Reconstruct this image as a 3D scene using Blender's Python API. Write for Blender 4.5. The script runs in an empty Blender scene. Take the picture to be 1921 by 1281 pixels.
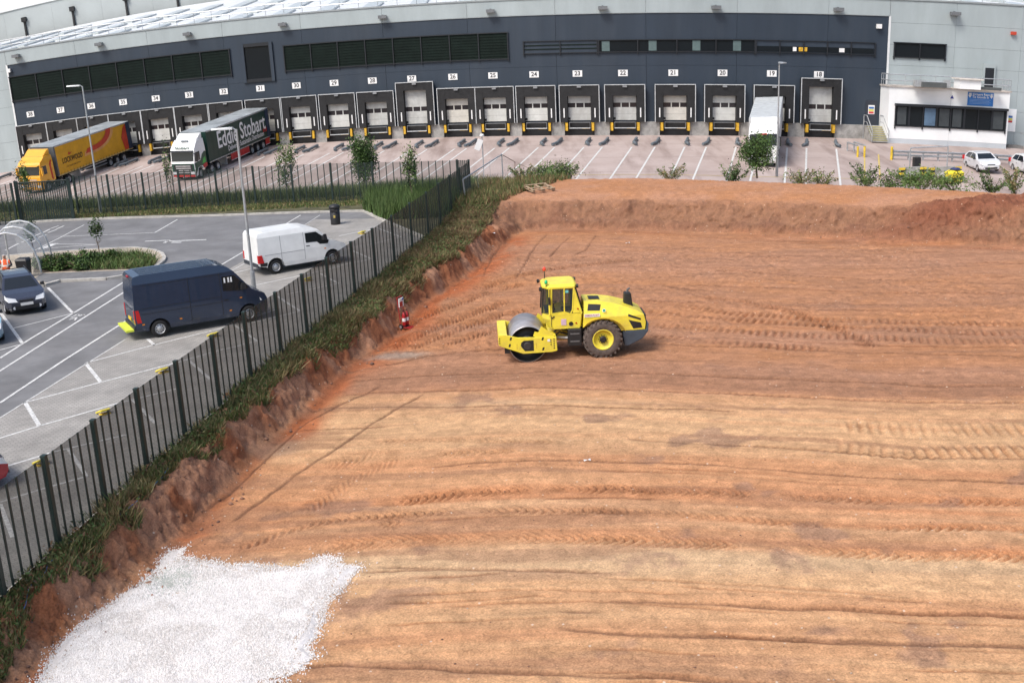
import bpy, math, random
import numpy as np
from mathutils import Vector, Matrix
from mathutils.geometry import tessellate_polygon

# ------------------------------------------------------------------ camera, sky, sun, exposure
SC = bpy.context.scene
COL = SC.collection
FPX, PW, PH, CAM_H = 2050.0, 1921.0, 1281.0, 12.4
_p, _r = math.radians(16.0), math.radians(2.6)
FWD = np.array([0, math.cos(_p), -math.sin(_p)])
_up = np.array([0, math.sin(_p), math.cos(_p)])
_ri = np.array([1.0, 0, 0])
UP = _up * math.cos(_r) + _ri * math.sin(_r)
RI = _ri * math.cos(_r) - _up * math.sin(_r)
CAM = np.array([0, 0, CAM_H])
cd = bpy.data.cameras.new('camera')
cam = bpy.data.objects.new('camera', cd)
COL.objects.link(cam)
cd.sensor_width = 36.0
cd.lens = FPX / PW * 36.0
cd.clip_end = 3000
cam.matrix_world = Matrix(((RI[0], UP[0], -FWD[0], 0), (RI[1], UP[1], -FWD[1], 0), (RI[2], UP[2], -FWD[2], CAM_H), (0, 0, 0, 1)))
SC.camera = cam

world = bpy.data.worlds.new('World')
SC.world = world
world.use_nodes = True
SUN_EL, SUN_AZ = 54.0, 226.0          # azimuth clockwise from +y: behind the camera, to its left
nt = world.node_tree
sky = nt.nodes.new('ShaderNodeTexSky')
sky.sky_type = 'NISHITA'
sky.sun_disc = False
sky.sun_elevation = math.radians(SUN_EL)
sky.sun_rotation = math.radians(SUN_AZ)
sky.air_density = 1.0
sky.dust_density = 4.0
sky.ozone_density = 1.0
nt.links.new(sky.outputs[0], nt.nodes['Background'].inputs[0])
nt.nodes['Background'].inputs[1].default_value = 0.15
sd = bpy.data.lights.new('sun', 'SUN')
sd.energy = 2.0
sd.angle = math.radians(19)
sd.color = (1.0, 0.975, 0.94)
sun = bpy.data.objects.new('sun', sd)
COL.objects.link(sun)
_az, _el = math.radians(SUN_AZ), math.radians(SUN_EL)
sun_dir = Vector((math.sin(_az) * math.cos(_el), math.cos(_az) * math.cos(_el), math.sin(_el)))
sun.rotation_euler = sun_dir.to_track_quat('Z', 'Y').to_euler()
sun.location = (0, 0, 60)
SC.view_settings.view_transform = 'Standard'
SC.view_settings.look = 'None'
SC.view_settings.exposure = 0.42
SC.view_settings.gamma = 1.0
SC.view_settings.use_curve_mapping = False
SC.cycles.max_bounces = 6
SC.cycles.transparent_max_bounces = 12

# ------------------------------------------------------------------ where a pixel of the photograph lands in the place
def ray(px, py):
    return FWD * FPX + RI * (px - PW / 2) + UP * (PH / 2 - py)
def G(px, py, z=0.0):
    d = ray(px, py)
    return CAM + d * ((z - CAM_H) / d[2])
def A(px, py, Y):
    d = ray(px, py)
    return CAM + d * (Y / d[1])
def xy(p):
    return (float(p[0]), float(p[1]))

ZC = 1.1                                     # level of the car park
def Yw(s):                                   # plan line of the warehouse wall
    if s < 2: return 108.7 + .2542 * (12 - s)
    if s > 22: return 108.23 - .0465 * (s - 22)
    return 111.242 - .2542 * (s - 2) + .2077 * (s - 2) ** 2 / 40
def arch(s):
    return -.001 * (s + 3) ** 2
def zyard(x, y):                             # the yard falls gently to both ends and towards the fence
    return 1.95 + arch(x) - .071 * max(0, Yw(x) - y - 1.0)
def GY(px, py):
    z = 1.2
    for _ in range(24):
        P = G(px, py, z)
        z = .5 * z + .5 * zyard(P[0], P[1])
    return np.array([P[0], P[1], zyard(P[0], P[1])])
def WP(px, py, t=0.0):                       # pixel -> (s along the wall, height on it)
    s = 0.0
    for _ in range(12):
        P = A(px, py, Yw(s) - t)
        s = float(P[0])
    return s, float(P[2]) - arch(s)
def W(s, t, z):                              # wall coordinates -> world
    return (s, Yw(s) - t, z + arch(s))

# ------------------------------------------------------------------ numeric noise for terrain
def vnoise(x, y, seed=0):
    xi, yi = np.floor(x).astype(np.int64), np.floor(y).astype(np.int64)
    fx, fy = x - xi, y - yi
    fx, fy = fx * fx * (3 - 2 * fx), fy * fy * (3 - 2 * fy)
    def h(a, b):
        n = (a * 374761393 + b * 668265263 + seed * 1274126177) & 0x7fffffff
        n = ((n ^ (n >> 13)) * 1274126177) & 0x7fffffff
        return ((n ^ (n >> 16)) & 0xffff) / 65535.0
    return (h(xi, yi) * (1 - fx) + h(xi + 1, yi) * fx) * (1 - fy) + (h(xi, yi + 1) * (1 - fx) + h(xi + 1, yi + 1) * fx) * fy
def fbm(x, y, o=4, seed=0):
    r, a = 0, .5
    for k in range(o):
        r = r + a * vnoise(x, y, seed + k * 17)
        x, y, a = x * 2.03, y * 2.03, a * .5
    return r / (1 - .5 ** o)

# ------------------------------------------------------------------ materials
MATS = {}
def mat(name, col, rough=.6, metal=0.0, var=.12, scale=2.0, bump=0.0, bscale=40.0, col2=None, spec=.5, stretch=None, coat=0.0, stain=None):
    if name in MATS: return MATS[name]
    m = bpy.data.materials.new(name)
    m.use_nodes = True
    n, l = m.node_tree.nodes, m.node_tree.links
    b = n['Principled BSDF']
    b.inputs['Roughness'].default_value = rough
    b.inputs['Metallic'].default_value = metal
    b.inputs['Specular IOR Level'].default_value = spec
    b.inputs['Coat Weight'].default_value = coat
    b.inputs['Base Color'].default_value = (*col, 1)
    if var or bump:
        g = n.new('ShaderNodeNewGeometry')
        src = g.outputs['Position']
        if stretch:
            mp = n.new('ShaderNodeMapping')
            mp.inputs['Scale'].default_value = stretch
            l.new(src, mp.inputs[0])
            src = mp.outputs[0]
    if var:
        t = n.new('ShaderNodeTexNoise')
        t.inputs['Scale'].default_value = scale
        t.inputs['Detail'].default_value = 6
        t.inputs['Roughness'].default_value = .65
        l.new(src, t.inputs['Vector'])
        r = n.new('ShaderNodeMix')
        r.data_type = 'RGBA'
        c2 = col2 or tuple(c * (1 - 2.2 * var) for c in col)
        r.inputs[6].default_value = (*[min(1, c * (1 + var)) for c in col], 1)
        r.inputs[7].default_value = (*c2, 1)
        cr = n.new('ShaderNodeMapRange')
        cr.inputs[1].default_value, cr.inputs[2].default_value = .3, .72
        l.new(t.outputs[0], cr.inputs[0])
        l.new(cr.outputs[0], r.inputs[0])
        last = r.outputs[2]
        if stain:                            # long worn streaks or patches: (strength, mapping scale, colour)
            mp2 = n.new('ShaderNodeMapping')
            mp2.inputs['Scale'].default_value = stain[1]
            mp2.inputs['Rotation'].default_value = (0, 0, math.radians(stain[3]))
            l.new(g.outputs['Position'], mp2.inputs[0])
            t3 = n.new('ShaderNodeTexNoise')
            t3.inputs['Scale'].default_value = 1.0
            t3.inputs['Detail'].default_value = 7
            t3.inputs['Roughness'].default_value = .62
            l.new(mp2.outputs[0], t3.inputs['Vector'])
            c3 = n.new('ShaderNodeMapRange')
            for i, v in enumerate((.48, .72, 0, stain[0])): c3.inputs[i + 1].default_value = v
            l.new(t3.outputs[0], c3.inputs[0])
            r3 = n.new('ShaderNodeMix')
            r3.data_type = 'RGBA'
            l.new(c3.outputs[0], r3.inputs[0])
            l.new(last, r3.inputs[6])
            r3.inputs[7].default_value = (*stain[2], 1)
            last = r3.outputs[2]
        l.new(last, b.inputs['Base Color'])
    if bump:
        t2 = n.new('ShaderNodeTexNoise')
        t2.inputs['Scale'].default_value = bscale
        t2.inputs['Detail'].default_value = 5
        l.new(src, t2.inputs['Vector'])
        bp = n.new('ShaderNodeBump')
        bp.inputs['Strength'].default_value = bump
        bp.inputs['Distance'].default_value = .03
        l.new(t2.outputs[0], bp.inputs['Height'])
        l.new(bp.outputs[0], b.inputs['Normal'])
    MATS[name] = m
    return m
def leafmat(name, col, col2):
    m = mat(name, col, .62, var=.25, scale=1.7, col2=col2, spec=.25)
    b = m.node_tree.nodes['Principled BSDF']
    b.inputs['Subsurface Weight'].default_value = 0
    return m

# ------------------------------------------------------------------ mesh building
class MB:
    def __init__(s):
        s.v, s.f, s.m = [], [], []
    def face(s, pts, mi=0):
        n = len(s.v)
        s.v += [tuple(map(float, p)) for p in pts]
        s.f.append(tuple(range(n, n + len(pts))))
        s.m.append(mi)
        return s
    def grid(s, rows, mi=0, closed=False):
        n, w = len(s.v), len(rows[0])
        for r in rows: s.v += [tuple(map(float, p)) for p in r]
        for i in range(len(rows) - 1):
            for j in range(w if closed else w - 1):
                k = (j + 1) % w
                s.f.append((n + i * w + j, n + i * w + k, n + (i + 1) * w + k, n + (i + 1) * w + j))
                s.m.append(mi)
        return s
    def hexa(s, p, mi=0):
        n = len(s.v)
        s.v += [tuple(map(float, q)) for q in p]
        for f in ((0, 3, 2, 1), (4, 5, 6, 7), (0, 1, 5, 4), (1, 2, 6, 5), (2, 3, 7, 6), (3, 0, 4, 7)):
            s.f.append(tuple(n + i for i in f))
            s.m.append(mi)
        return s
    def box(s, x0, x1, y0, y1, z0, z1, mi=0, M=None, F=None):
        p = [(x0, y0, z0), (x1, y0, z0), (x1, y1, z0), (x0, y1, z0), (x0, y0, z1), (x1, y0, z1), (x1, y1, z1), (x0, y1, z1)]
        if M is not None: p = [tuple(M @ Vector(q)) for q in p]
        if F is not None: p = [F(*q) for q in p]
        return s.hexa(p, mi)
    def tube(s, a, b, r, n=8, mi=0, r2=None, caps=True):
        a, b = Vector(a), Vector(b)
        d = (b - a).normalized()
        u = d.orthogonal().normalized()
        w = d.cross(u)
        r2 = r if r2 is None else r2
        R = [[a + (u * math.cos(t) + w * math.sin(t)) * r for t in [2 * math.pi * i / n for i in range(n)]],
             [b + (u * math.cos(t) + w * math.sin(t)) * r2 for t in [2 * math.pi * i / n for i in range(n)]]]
        s.grid(R, mi, True)
        if caps:
            s.face(R[0][::-1], mi)
            s.face(R[1], mi)
        return s
    def path(s, pts, r, n=6, mi=0):
        for a, b in zip(pts[:-1], pts[1:]): s.tube(a, b, r, n, mi)
        return s
    def lathe(s, prof, o, ax, n=24, mi=0):
        o, ax = Vector(o), Vector(ax).normalized()
        u = ax.orthogonal().normalized()
        w = ax.cross(u)
        s.grid([[o + ax * h + (u * math.cos(t) + w * math.sin(t)) * r for t in [2 * math.pi * i / n for i in range(n)]] for r, h in prof], mi, True)
        return s
    def prism(s, poly, fn, lo, hi, mi=0):
        a = [fn(p[0], p[1], lo) for p in poly]
        b = [fn(p[0], p[1], hi) for p in poly]
        s.fill(a, mi)
        s.fill(b[::-1], mi)
        for i in range(len(poly)):
            j = (i + 1) % len(poly)
            s.face((a[j], a[i], b[i], b[j]), mi)
        return s
    def fill(s, pts, mi=0):
        n = len(s.v)
        pts = [tuple(map(float, p)) for p in pts]
        s.v += pts
        for t in tessellate_polygon([[Vector(p) for p in pts]]):
            s.f.append(tuple(n + i for i in t))
            s.m.append(mi)
        return s
    def text(s, body, size, fn, mi=0, bold=0.0, shear=0.0, sx=1.0, align='CENTER'):
        c = bpy.data.curves.new('t', 'FONT')
        c.body, c.size, c.offset, c.shear, c.align_x = body, size, bold, shear, align
        c.align_y = 'CENTER'
        c.resolution_u = 3
        c.fill_mode = 'FRONT'
        o = bpy.data.objects.new('t', c)
        COL.objects.link(o)
        me = bpy.data.meshes.new_from_object(o.evaluated_get(bpy.context.evaluated_depsgraph_get()))
        n = len(s.v)
        for v in me.vertices: s.v.append(tuple(map(float, fn(v.co.x * sx, v.co.y))))
        for p in me.polygons:
            s.f.append(tuple(n + i for i in p.vertices))
            s.m.append(mi)
        bpy.data.objects.remove(o)
        bpy.data.curves.remove(c)
        bpy.data.meshes.remove(me)
        return s
    def mesh(s, name, mats, smooth=False):
        me = bpy.data.meshes.new(name)
        me.from_pydata(s.v, [], s.f)
        for m in (mats if isinstance(mats, (list, tuple)) else [mats]): me.materials.append(m)
        if max(s.m, default=0): me.polygons.foreach_set('material_index', s.m)
        if smooth: me.shade_smooth()
        me.update()
        return me
    def build(s, name, mats, parent=None, smooth=False, bevel=0.0, seg=2, weld=False):
        me = s.mesh(name, mats, smooth)
        o = link(name, me, parent)
        if weld or bevel:
            w = o.modifiers.new('weld', 'WELD')
            w.merge_threshold = .0008
        if bevel:
            b = o.modifiers.new('bevel', 'BEVEL')
            b.width, b.segments, b.limit_method, b.angle_limit = bevel, seg, 'ANGLE', math.radians(32)
            b.harden_normals = False
        return o
def link(name, data, parent=None):
    o = bpy.data.objects.new(name, data)
    COL.objects.link(o)
    if parent is not None: o.parent = parent
    return o
def tag(o, label=None, cat=None, group=None, kind=None):
    for k, v in (('label', label), ('category', cat), ('group', group), ('kind', kind)):
        if v: o[k] = v
    return o
def thing(name, label, cat, loc=(0, 0, 0), rz=0.0, group=None):
    o = link(name, None)
    o.empty_display_size = .3
    o.location = tuple(map(float, loc))
    o.rotation_euler = (0, 0, rz)
    return tag(o, label, cat, group)
def copytree(o, parent=None):
    c = o.copy()
    COL.objects.link(c)
    c.parent = parent
    for ch in list(o.children): copytree(ch, c)
    return c
def arr_mesh(name, V, F, mats, mi=None, parent=None, smooth=False):
    me = bpy.data.meshes.new(name)
    me.vertices.add(len(V))
    me.vertices.foreach_set('co', np.ascontiguousarray(V, dtype=np.float32).ravel())
    k = F.shape[1]
    me.loops.add(F.size)
    me.loops.foreach_set('vertex_index', F.astype(np.int32).ravel())
    me.polygons.add(len(F))
    me.polygons.foreach_set('loop_start', (np.arange(len(F)) * k).astype(np.int32))
    for m in mats: me.materials.append(m)
    if mi is not None: me.polygons.foreach_set('material_index', mi.astype(np.int32))
    me.update(calc_edges=True)
    if smooth: me.shade_smooth()
    return link(name, me, parent)
def leaves(name, P, size, mats, parent=None, seed=1, up=.3, aspect=.55, mi=None, kind=None):
    rg = np.random.default_rng(seed)
    P = np.asarray(P, float)
    n = len(P)
    a = rg.normal(size=(n, 3)); a /= np.linalg.norm(a, axis=1)[:, None]
    nn = rg.normal(size=(n, 3)) + np.array([0, 0, up * 3]); nn /= np.linalg.norm(nn, axis=1)[:, None]
    b = np.cross(nn, a); b /= np.linalg.norm(b, axis=1)[:, None] + 1e-9
    sz = (size * rg.uniform(.6, 1.35, n))[:, None]
    a, b = a * sz, b * sz * aspect
    V = np.stack([P - a, P + b * .8 , P + a, P - b * .8], 1).reshape(-1, 3)
    F = np.arange(4 * n).reshape(n, 4)
    if mi is None: mi = rg.integers(0, len(mats), n)
    o = arr_mesh(name, V, F, mats, mi, parent)
    if kind: o['kind'] = kind
    return o
def blades(name, P, h, w, mats, parent=None, seed=1, lean=.35, mi=None):
    rg = np.random.default_rng(seed)
    P = np.asarray(P, float)
    n = len(P)
    h = np.broadcast_to(h, (n,)) * rg.uniform(.55, 1.3, n)
    t = rg.uniform(0, 2 * math.pi, n)
    side = np.stack([np.cos(t), np.sin(t), np.zeros(n)], 1) * (w * rg.uniform(.6, 1.4, n))[:, None]
    ln = rg.normal(size=(n, 3)) * (lean * h)[:, None]
    ln[:, 2] = h
    V = np.stack([P - side, P + side, P + ln], 1).reshape(-1, 3)
    F = np.arange(3 * n).reshape(n, 3)
    if mi is None: mi = rg.integers(0, len(mats), n)
    return arr_mesh(name, V, F, mats, mi, parent)
random.seed(7)
RG = np.random.default_rng(11)
# ------------------------------------------------------------------ shared materials
M_asph = mat('asphalt', (.178, .178, .181), .9, var=.16, scale=.6, bump=.35, bscale=60, stain=(.6, (.16, .32, 1), (.12, .12, .122), 35))
M_white = mat('road_paint', (.64, .64, .62), .75, var=.26, scale=12, col2=(.27, .27, .265))
M_yel = mat('yellow_paint', (.72, .50, .04), .6, var=.15, scale=4)
M_kerb = mat('kerb_concrete', (.46, .44, .40), .85, var=.15, scale=3, bump=.3)
M_conc = mat('grey_concrete', (.34, .335, .32), .85, var=.2, scale=1.6, bump=.3, bscale=12)
M_dark = mat('black_rubber', (.012, .012, .013), .75, var=.2, scale=6)
M_black = mat('black_plastic', (.018, .018, .02), .5, var=.15, scale=4)
M_galv = mat('galvanised_steel', (.50, .52, .53), .42, .55, var=.12, scale=5)
M_glass = mat('dark_glass', (.012, .015, .018), .08, var=0, spec=.6)
M_alu = mat('aluminium', (.62, .63, .64), .35, .7, var=.1, scale=3)
M_amber = mat('amber_lens', (.8, .25, .02), .3, var=0)
M_redl = mat('red_lens', (.5, .01, .012), .25, var=0)
M_lamp = mat('clear_lens', (.7, .72, .74), .12, var=0, spec=.8)
M_plate = mat('white_plate', (.75, .75, .72), .5, var=.05)
M_green_fence = mat('dark_green_coating', (.012, .028, .024), .55, var=.2, scale=3)
M_black_ink = mat('black_ink', (.015, .015, .016), .6, var=0)

# ------------------------------------------------------------------ distance to a polyline
def polydist(X, Y, P):
    best = np.full(X.shape, 1e9); sgn = np.zeros(X.shape); par = np.zeros(X.shape)
    acc = 0.0
    for (x0, y0), (x1, y1) in zip(P[:-1], P[1:]):
        dx, dy = x1 - x0, y1 - y0
        L = math.hypot(dx, dy)
        t = np.clip(((X - x0) * dx + (Y - y0) * dy) / (L * L), 0, 1)
        ex, ey = X - x0 - t * dx, Y - y0 - t * dy
        d = np.hypot(ex, ey)
        k = d < best
        best = np.where(k, d, best)
        sgn = np.where(k, np.sign(dx * ey - dy * ex), sgn)
        par = np.where(k, acc + t * L, par)
        acc += L
    return best, sgn, par
def sstep(a, b, x):
    t = np.clip((x - a) / (b - a), 0, 1)
    return t * t * (3 - 2 * t)

TOE = [(-11.3, 2), (-10.6, 14), (-10.25, 19.7), (-10.1, 21.3), (-9.6, 23), (-9.05, 25.8), (-8.55, 29.2), (-8.1, 32.3), (-7.15, 36.3), (-6.45, 40.6), (-4.9, 46), (-4.2, 50), (-1.7, 58), (0.0, 66), (1.2, 68.7), (5, 68.1), (9.8, 66.5), (15.7, 63.6), (19.7, 61.4), (23.5, 59.2), (27.5, 57.2), (48, 46)]
CORNER = sum(math.dist(a, b) for a, b in zip(TOE[:13], TOE[1:14]))
FENCE_TOP_PX = [(82, 857), (174, 790), (255, 731), (329, 679), (397, 631), (457, 587), (516, 550), (566, 516), (612, 485), (658, 455), (698, 430), (734, 406), (768, 382), (799, 362)]
FENCE = []
for i, q in enumerate(FENCE_TOP_PX):
    FENCE.append(xy(G(*q, ZC + 2.25 + .45 * i / 18)))
_e = xy(G(879, 302, ZC + 2.72))
for k in range(1, 5):
    a = FENCE[13]
    FENCE.append((a[0] + (_e[0] - a[0]) * k / 4, a[1] + (_e[1] - a[1]) * k / 4))
dx, dy = FENCE[1][0] - FENCE[0][0], FENCE[1][1] - FENCE[0][1]
FENCE = [(FENCE[0][0] - dx * k, FENCE[0][1] - dy * k) for k in (4, 3, 2, 1)] + FENCE
REAR = [(-80, 79.5), (-3.5, 79.5), (2.4, 79.6), (9.6, 78.0), (16.4, 74), (22.4, 70), (30.4, 63.6), (48, 50)]

RUTS = [  # pixel polyline, half width m, depth m, tread
    ([(640, 714), (800, 706), (1050, 696), (1250, 702), (1560, 716), (1921, 726), (2100, 728)], .10, .07, 0),
    ([(640, 741), (700, 736), (820, 734), (1000, 727), (1200, 731), (1450, 741), (1700, 754), (1921, 756), (2100, 756)], .09, .08, 0),
    ([(565, 766), (700, 765), (800, 763), (1000, 760), (1200, 766), (1400, 772)], .07, .03, 0),
    ([(540, 805), (640, 803), (740, 797)], .06, .04, 0),
    ([(690, 829), (900, 828), (1060, 830)], .1, .03, 1),
    ([(800, 856), (870, 850), (985, 846)], .11, .07, 1),
    ([(790, 878), (900, 868), (1060, 862), (1240, 868), (1440, 880), (1700, 898), (1921, 905), (2100, 908)], .06, .04, 0),
    ([(1160, 823), (1300, 832), (1500, 842), (1700, 856), (1921, 860), (2100, 861)], .06, .05, 0),
    ([(730, 941), (790, 934), (850, 927), (930, 921), (1000, 918), (1150, 914), (1260, 925)], .14, .08, 1),
    ([(1000, 915), (1150, 916), (1280, 922), (1500, 932), (1700, 937), (1921, 939), (2100, 940)], .13, .045, 1),
    ([(1000, 934), (1150, 932), (1260, 936)], .06, .05, 0),
    ([(430, 1037), (520, 1003), (590, 984), (660, 972), (760, 964), (870, 959), (1000, 958), (1130, 957), (1265, 963), (1500, 982), (1700, 989), (1921, 993), (2100, 995)], .1, .06, 1),
    ([(1080, 958), (1150, 957), (1270, 963)], .12, .06, 1),
    ([(600, 1026), (660, 1019), (760, 1012), (860, 1006)], .2, .06, 1),
    ([(690, 985), (740, 978), (790, 972)], .22, .05, 1),
    ([(760, 1010), (1000, 1010), (1200, 1013), (1350, 1018), (1480, 1027), (1700, 1040), (1921, 1048), (2100, 1050)], .14, .05, 1),
    ([(660, 1074), (760, 1068), (830, 1064), (1000, 1068), (1150, 1070)], .06, .05, 0),
    ([(700, 1060), (780, 1062), (840, 1063)], .05, .04, 0),
    ([(1120, 1124), (1200, 1128), (1350, 1134), (1480, 1142), (1560, 1141), (1640, 1147), (1750, 1151), (1921, 1155), (2100, 1157)], .1, .05, 0),
    ([(840, 1131), (900, 1132)], .05, .05, 0),
    ([(610, 1137), (700, 1134)], .05, .04, 0),
    ([(1030, 1180), (1200, 1190), (1350, 1195), (1500, 1200), (1700, 1209), (1921, 1213), (2100, 1215)], .12, .035, 0),
    ([(1030, 1143), (1150, 1146)], .05, .04, 0),
    ([(520, 1258), (620, 1247), (760, 1252), (1000, 1262), (1200, 1273), (1400, 1281)], .1, .06, 0),
    # upper ground
    ([(952, 443), (925, 478), (905, 520)], .06, .05, 0),
    ([(1028, 440), (1005, 462), (985, 495), (965, 525)], .06, .05, 0),
    ([(1072, 443), (1050, 462), (1030, 485)], .06, .05, 0),
    ([(1120, 440), (1100, 468), (1075, 482)], .06, .05, 0),
    ([(1075, 485), (1150, 474), (1250, 466), (1330, 463)], .08, .05, 0),
    ([(1140, 530), (1250, 520), (1400, 512), (1560, 520), (1700, 527), (1921, 534), (2100, 540)], .07, .05, 0),
    ([(1240, 534), (1280, 540), (1330, 545)], .2, .05, 0),
    ([(1300, 556), (1400, 566), (1500, 588), (1580, 622), (1640, 652)], .18, .07, 1),
    ([(1200, 643), (1300, 650), (1450, 652), (1650, 662), (1800, 664), (1921, 667), (2100, 670)], .08, .07, 0),
    ([(1420, 580), (1600, 581), (1660, 583)], .08, .05, 0),
    ([(1190, 560), (1400, 590), (1560, 600), (1750, 606), (1921, 608), (2100, 610)], .17, .05, 2),
    ([(1190, 582), (1400, 600), (1560, 612), (1750, 622), (1921, 626), (2100, 628)], .17, .05, 2),
    ([(1210, 608), (1400, 622), (1560, 630), (1750, 638), (1921, 641), (2100, 643)], .19, .055, 2),
    ([(1210, 628), (1320, 640), (1450, 648), (1560, 652)], .19, .05, 2),
    ([(1000, 437), (1100, 433), (1200, 437), (1400, 450), (1921, 470), (2100, 480)], .2, .04, 1),
    ([(700, 690), (800, 668), (930, 655), (1100, 652)], .12, .06, 0),
    ([(690, 640), (770, 600), (850, 570), (920, 545), (990, 530)], .22, .09, 1),
    ([(720, 655), (800, 620), (890, 585), (960, 560)], .22, .09, 1),
    ([(760, 655), (850, 620), (930, 590), (1000, 575)], .22, .09, 1),
    ([(820, 650), (900, 625), (940, 610)], .22, .09, 1),
    ([(890, 545), (960, 520), (1060, 500), (1200, 485)], .2, .08, 1),
    ([(340, 990), (450, 905), (560, 800), (640, 760), (720, 720)], .09, .03, 0),
    ([(430, 985), (560, 890), (690, 800), (800, 735)], .09, .025, 0),
    ([(560, 960), (650, 900), (760, 850)], .2, .03, 1),
    ([(600, 880), (700, 850), (800, 840)], .25, .03, 1),
    ([(1540, 835), (1700, 848), (1921, 846), (2100, 846)], .24, .045, 2),
    ([(1560, 800), (1760, 806), (1921, 806), (2100, 806)], .3, .03, 2),
]
_rr = random.Random(3)
_bx, _by = [500, 640, 820, 1000, 1200, 1450, 1700, 1921, 2150], [18, 12, 6, 0, 2, 14, 26, 30, 31]
for _k in range(34):                         # fainter scrape lines left by blade and drum edges
    _y = _rr.uniform(748, 1275) if _k < 18 else _rr.uniform(452, 640)
    _lo = 700 if _y < 640 else max(420, 640 - (_y - 740) * .15)
    _x0 = _rr.uniform(max(_lo, 1000) if _y < 640 else _lo, 1700)
    _x1 = min(2100, _x0 + _rr.uniform(180, 800))
    if _y > 1000 and _x0 < 700: _x0 = 700
    _f = (_y - 50) / 680
    RUTS.append(([(x, _y + _f * float(np.interp(x, _bx, _by)) + _rr.uniform(-1.2, 1.2)) for x in np.linspace(_x0, max(_x1, _x0 + 120), 6)], .05, _rr.uniform(.008, .022), 3))
def soil():
    nx = 900
    ty = np.linspace(12, 86, 8000)
    dens = 1 / (ty * .0022) + np.exp(-((ty - 63) / 6.5) ** 4) * 9.5
    cum = np.cumsum(dens) * (ty[1] - ty[0])
    ny = int(cum[-1])
    yy = np.interp(np.linspace(cum[0], cum[-1], ny), cum, ty)
    uu = np.linspace(-.60, .60, nx)
    X = (yy + 3)[:, None] * uu[None, :]
    Y = np.repeat(yy[:, None], nx, 1)
    d, sg, par = polydist(X, Y, TOE)
    out = np.where(sg > 0, d, -d)                      # left of the walking direction = outside the pit
    wig = (fbm(X * .55, Y * .55, 3, 5) - .5) * .9 + (fbm(X * 5, Y * 5, 4, 6) - .5) * .35
    o = out + wig * sstep(-.6, .6, out) * (1 - .3 * sstep(2, 4, out))
    back = sstep(CORNER - 1.0, CORNER + 2.0, par)
    n1 = fbm(X * 1.3, Y * 1.3, 5, 9) - .5
    n2 = fbm(X * 7, Y * 7, 3, 10) - .5
    hl = .95 * sstep(.05, 1.0, o) + .15 * sstep(1.0, 2.6, o)
    o2 = o + (fbm(par * .9, o * 0 + 2, 4, 15) - .5) * .8
    hb = .50 * sstep(0, .5, o) + .25 * sstep(.5, 1.2, o) + .75 * sstep(.9, 2.2, o2) + .2 * sstep(2.2, 5, o)
    onb = sstep(-.2, .4, o)
    faceb = onb * (1 - sstep(1.6, 3.0, o))
    Z = hl * (1 - back) + hb * back
    Z += faceb * (n1 * .22 + n2 * .16 + (fbm(X * 16, Y * 16, 2, 12) - .5) * .08) + onb * (n1 * .1 + n2 * .09) 
    # loose heap on the bank to the right
    hp = np.exp(-(((X - 27) / 5.5) ** 2 + ((Y - 60.6) / 1.3) ** 2))
    Z += hp * (.55 + n1 * .5 + n2 * .2)
    ins = 1 - onb
    Z -= np.exp(-((out + .25) / .28) ** 2) * .12 * (1 - back) * sstep(22, 26, Y)   # trench at the toe
    Z += ins * ((fbm(X * .35, Y * .5, 3, 21) - .5) * .14 + (fbm(X * 1.5, Y * 2.5, 3, 22) - .5) * .03 + n2 * .018)
    rough = sstep(40.5, 43, Y) * (1 - sstep(58, 66, Y)) * ins * sstep(.35, .6, fbm(X * .25, Y * .3, 2, 77) + .2 * sstep(6, 0, X))
    Z += rough * ((fbm(X * 6.0, Y * 6.0, 4, 31) - .5) * .17)
    Z += ins * (fbm(X * 9, Y * 9, 3, 33) - .5) * (.022 + .02 * sstep(39, 42, Y))
    # colour
    tan, org, brn = np.array([.55, .335, .18]), np.array([.485, .23, .112]), np.array([.385, .20, .118])
    drk, red, gry, pink = np.array([.20, .098, .062]), np.array([.40, .125, .05]), np.array([.34, .30, .25]), np.array([.37, .20, .125])
    gl = [G(*q) for q in ((640, 741), (820, 734), (1000, 727), (1200, 731), (1450, 741), (1700, 754), (1921, 756), (2100, 756))]
    gx, gyv = np.array([p[0] for p in gl]), np.array([p[1] for p in gl])
    bcoord = Y - np.interp(X, gx, gyv - gyv[2]) * np.clip(Y / 37, .3, 1.2)
    wob = (fbm(X * .12, Y * .12, 3, 40) - .5) * 1.6
    s1 = fbm(bcoord * .55 + wob, X * .035, 4, 41)
    s2 = fbm(bcoord * 2.2 + wob, X * .09, 4, 42)
    s3 = fbm(X * .5, Y * .6, 4, 43)
    C = np.empty(X.shape + (3,))
    mix = lambda a, b, t: a + (b - a) * t[..., None]
    far = sstep(36.3, 37.6, bcoord)
    tpy = np.array([735, 770, 800, 850, 870, 920, 960, 1000, 1015, 1040, 1100, 1130, 1150, 1185, 1205, 1240, 1281])
    tw = np.array([.3, .2, .12, .25, .72, .85, .78, .95, 1.1, .2, .05, .4, .08, .4, .12, .15, .4])
    tb = [G(1200, q)[1] - float(np.interp(G(1200, q)[0], gx, gyv - gyv[2])) * min(1.2, max(.3, G(1200, q)[1] / 37)) for q in tpy]
    nb = np.clip(np.interp(bcoord + wob * .12, tb[::-1], tw[::-1]) + (s1 - .5) * .6 + (s2 - .5) * .9, 0, 1)
    near = mix(np.broadcast_to(tan, C.shape), np.broadcast_to(org, C.shape), nb)
    yel = sstep(.52, .7, fbm(bcoord * .33 + 3, X * .03, 3, 45)) * .55
    near = mix(near, np.broadcast_to(np.array([.525, .37, .225]), C.shape), yel * (1 - nb))
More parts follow.
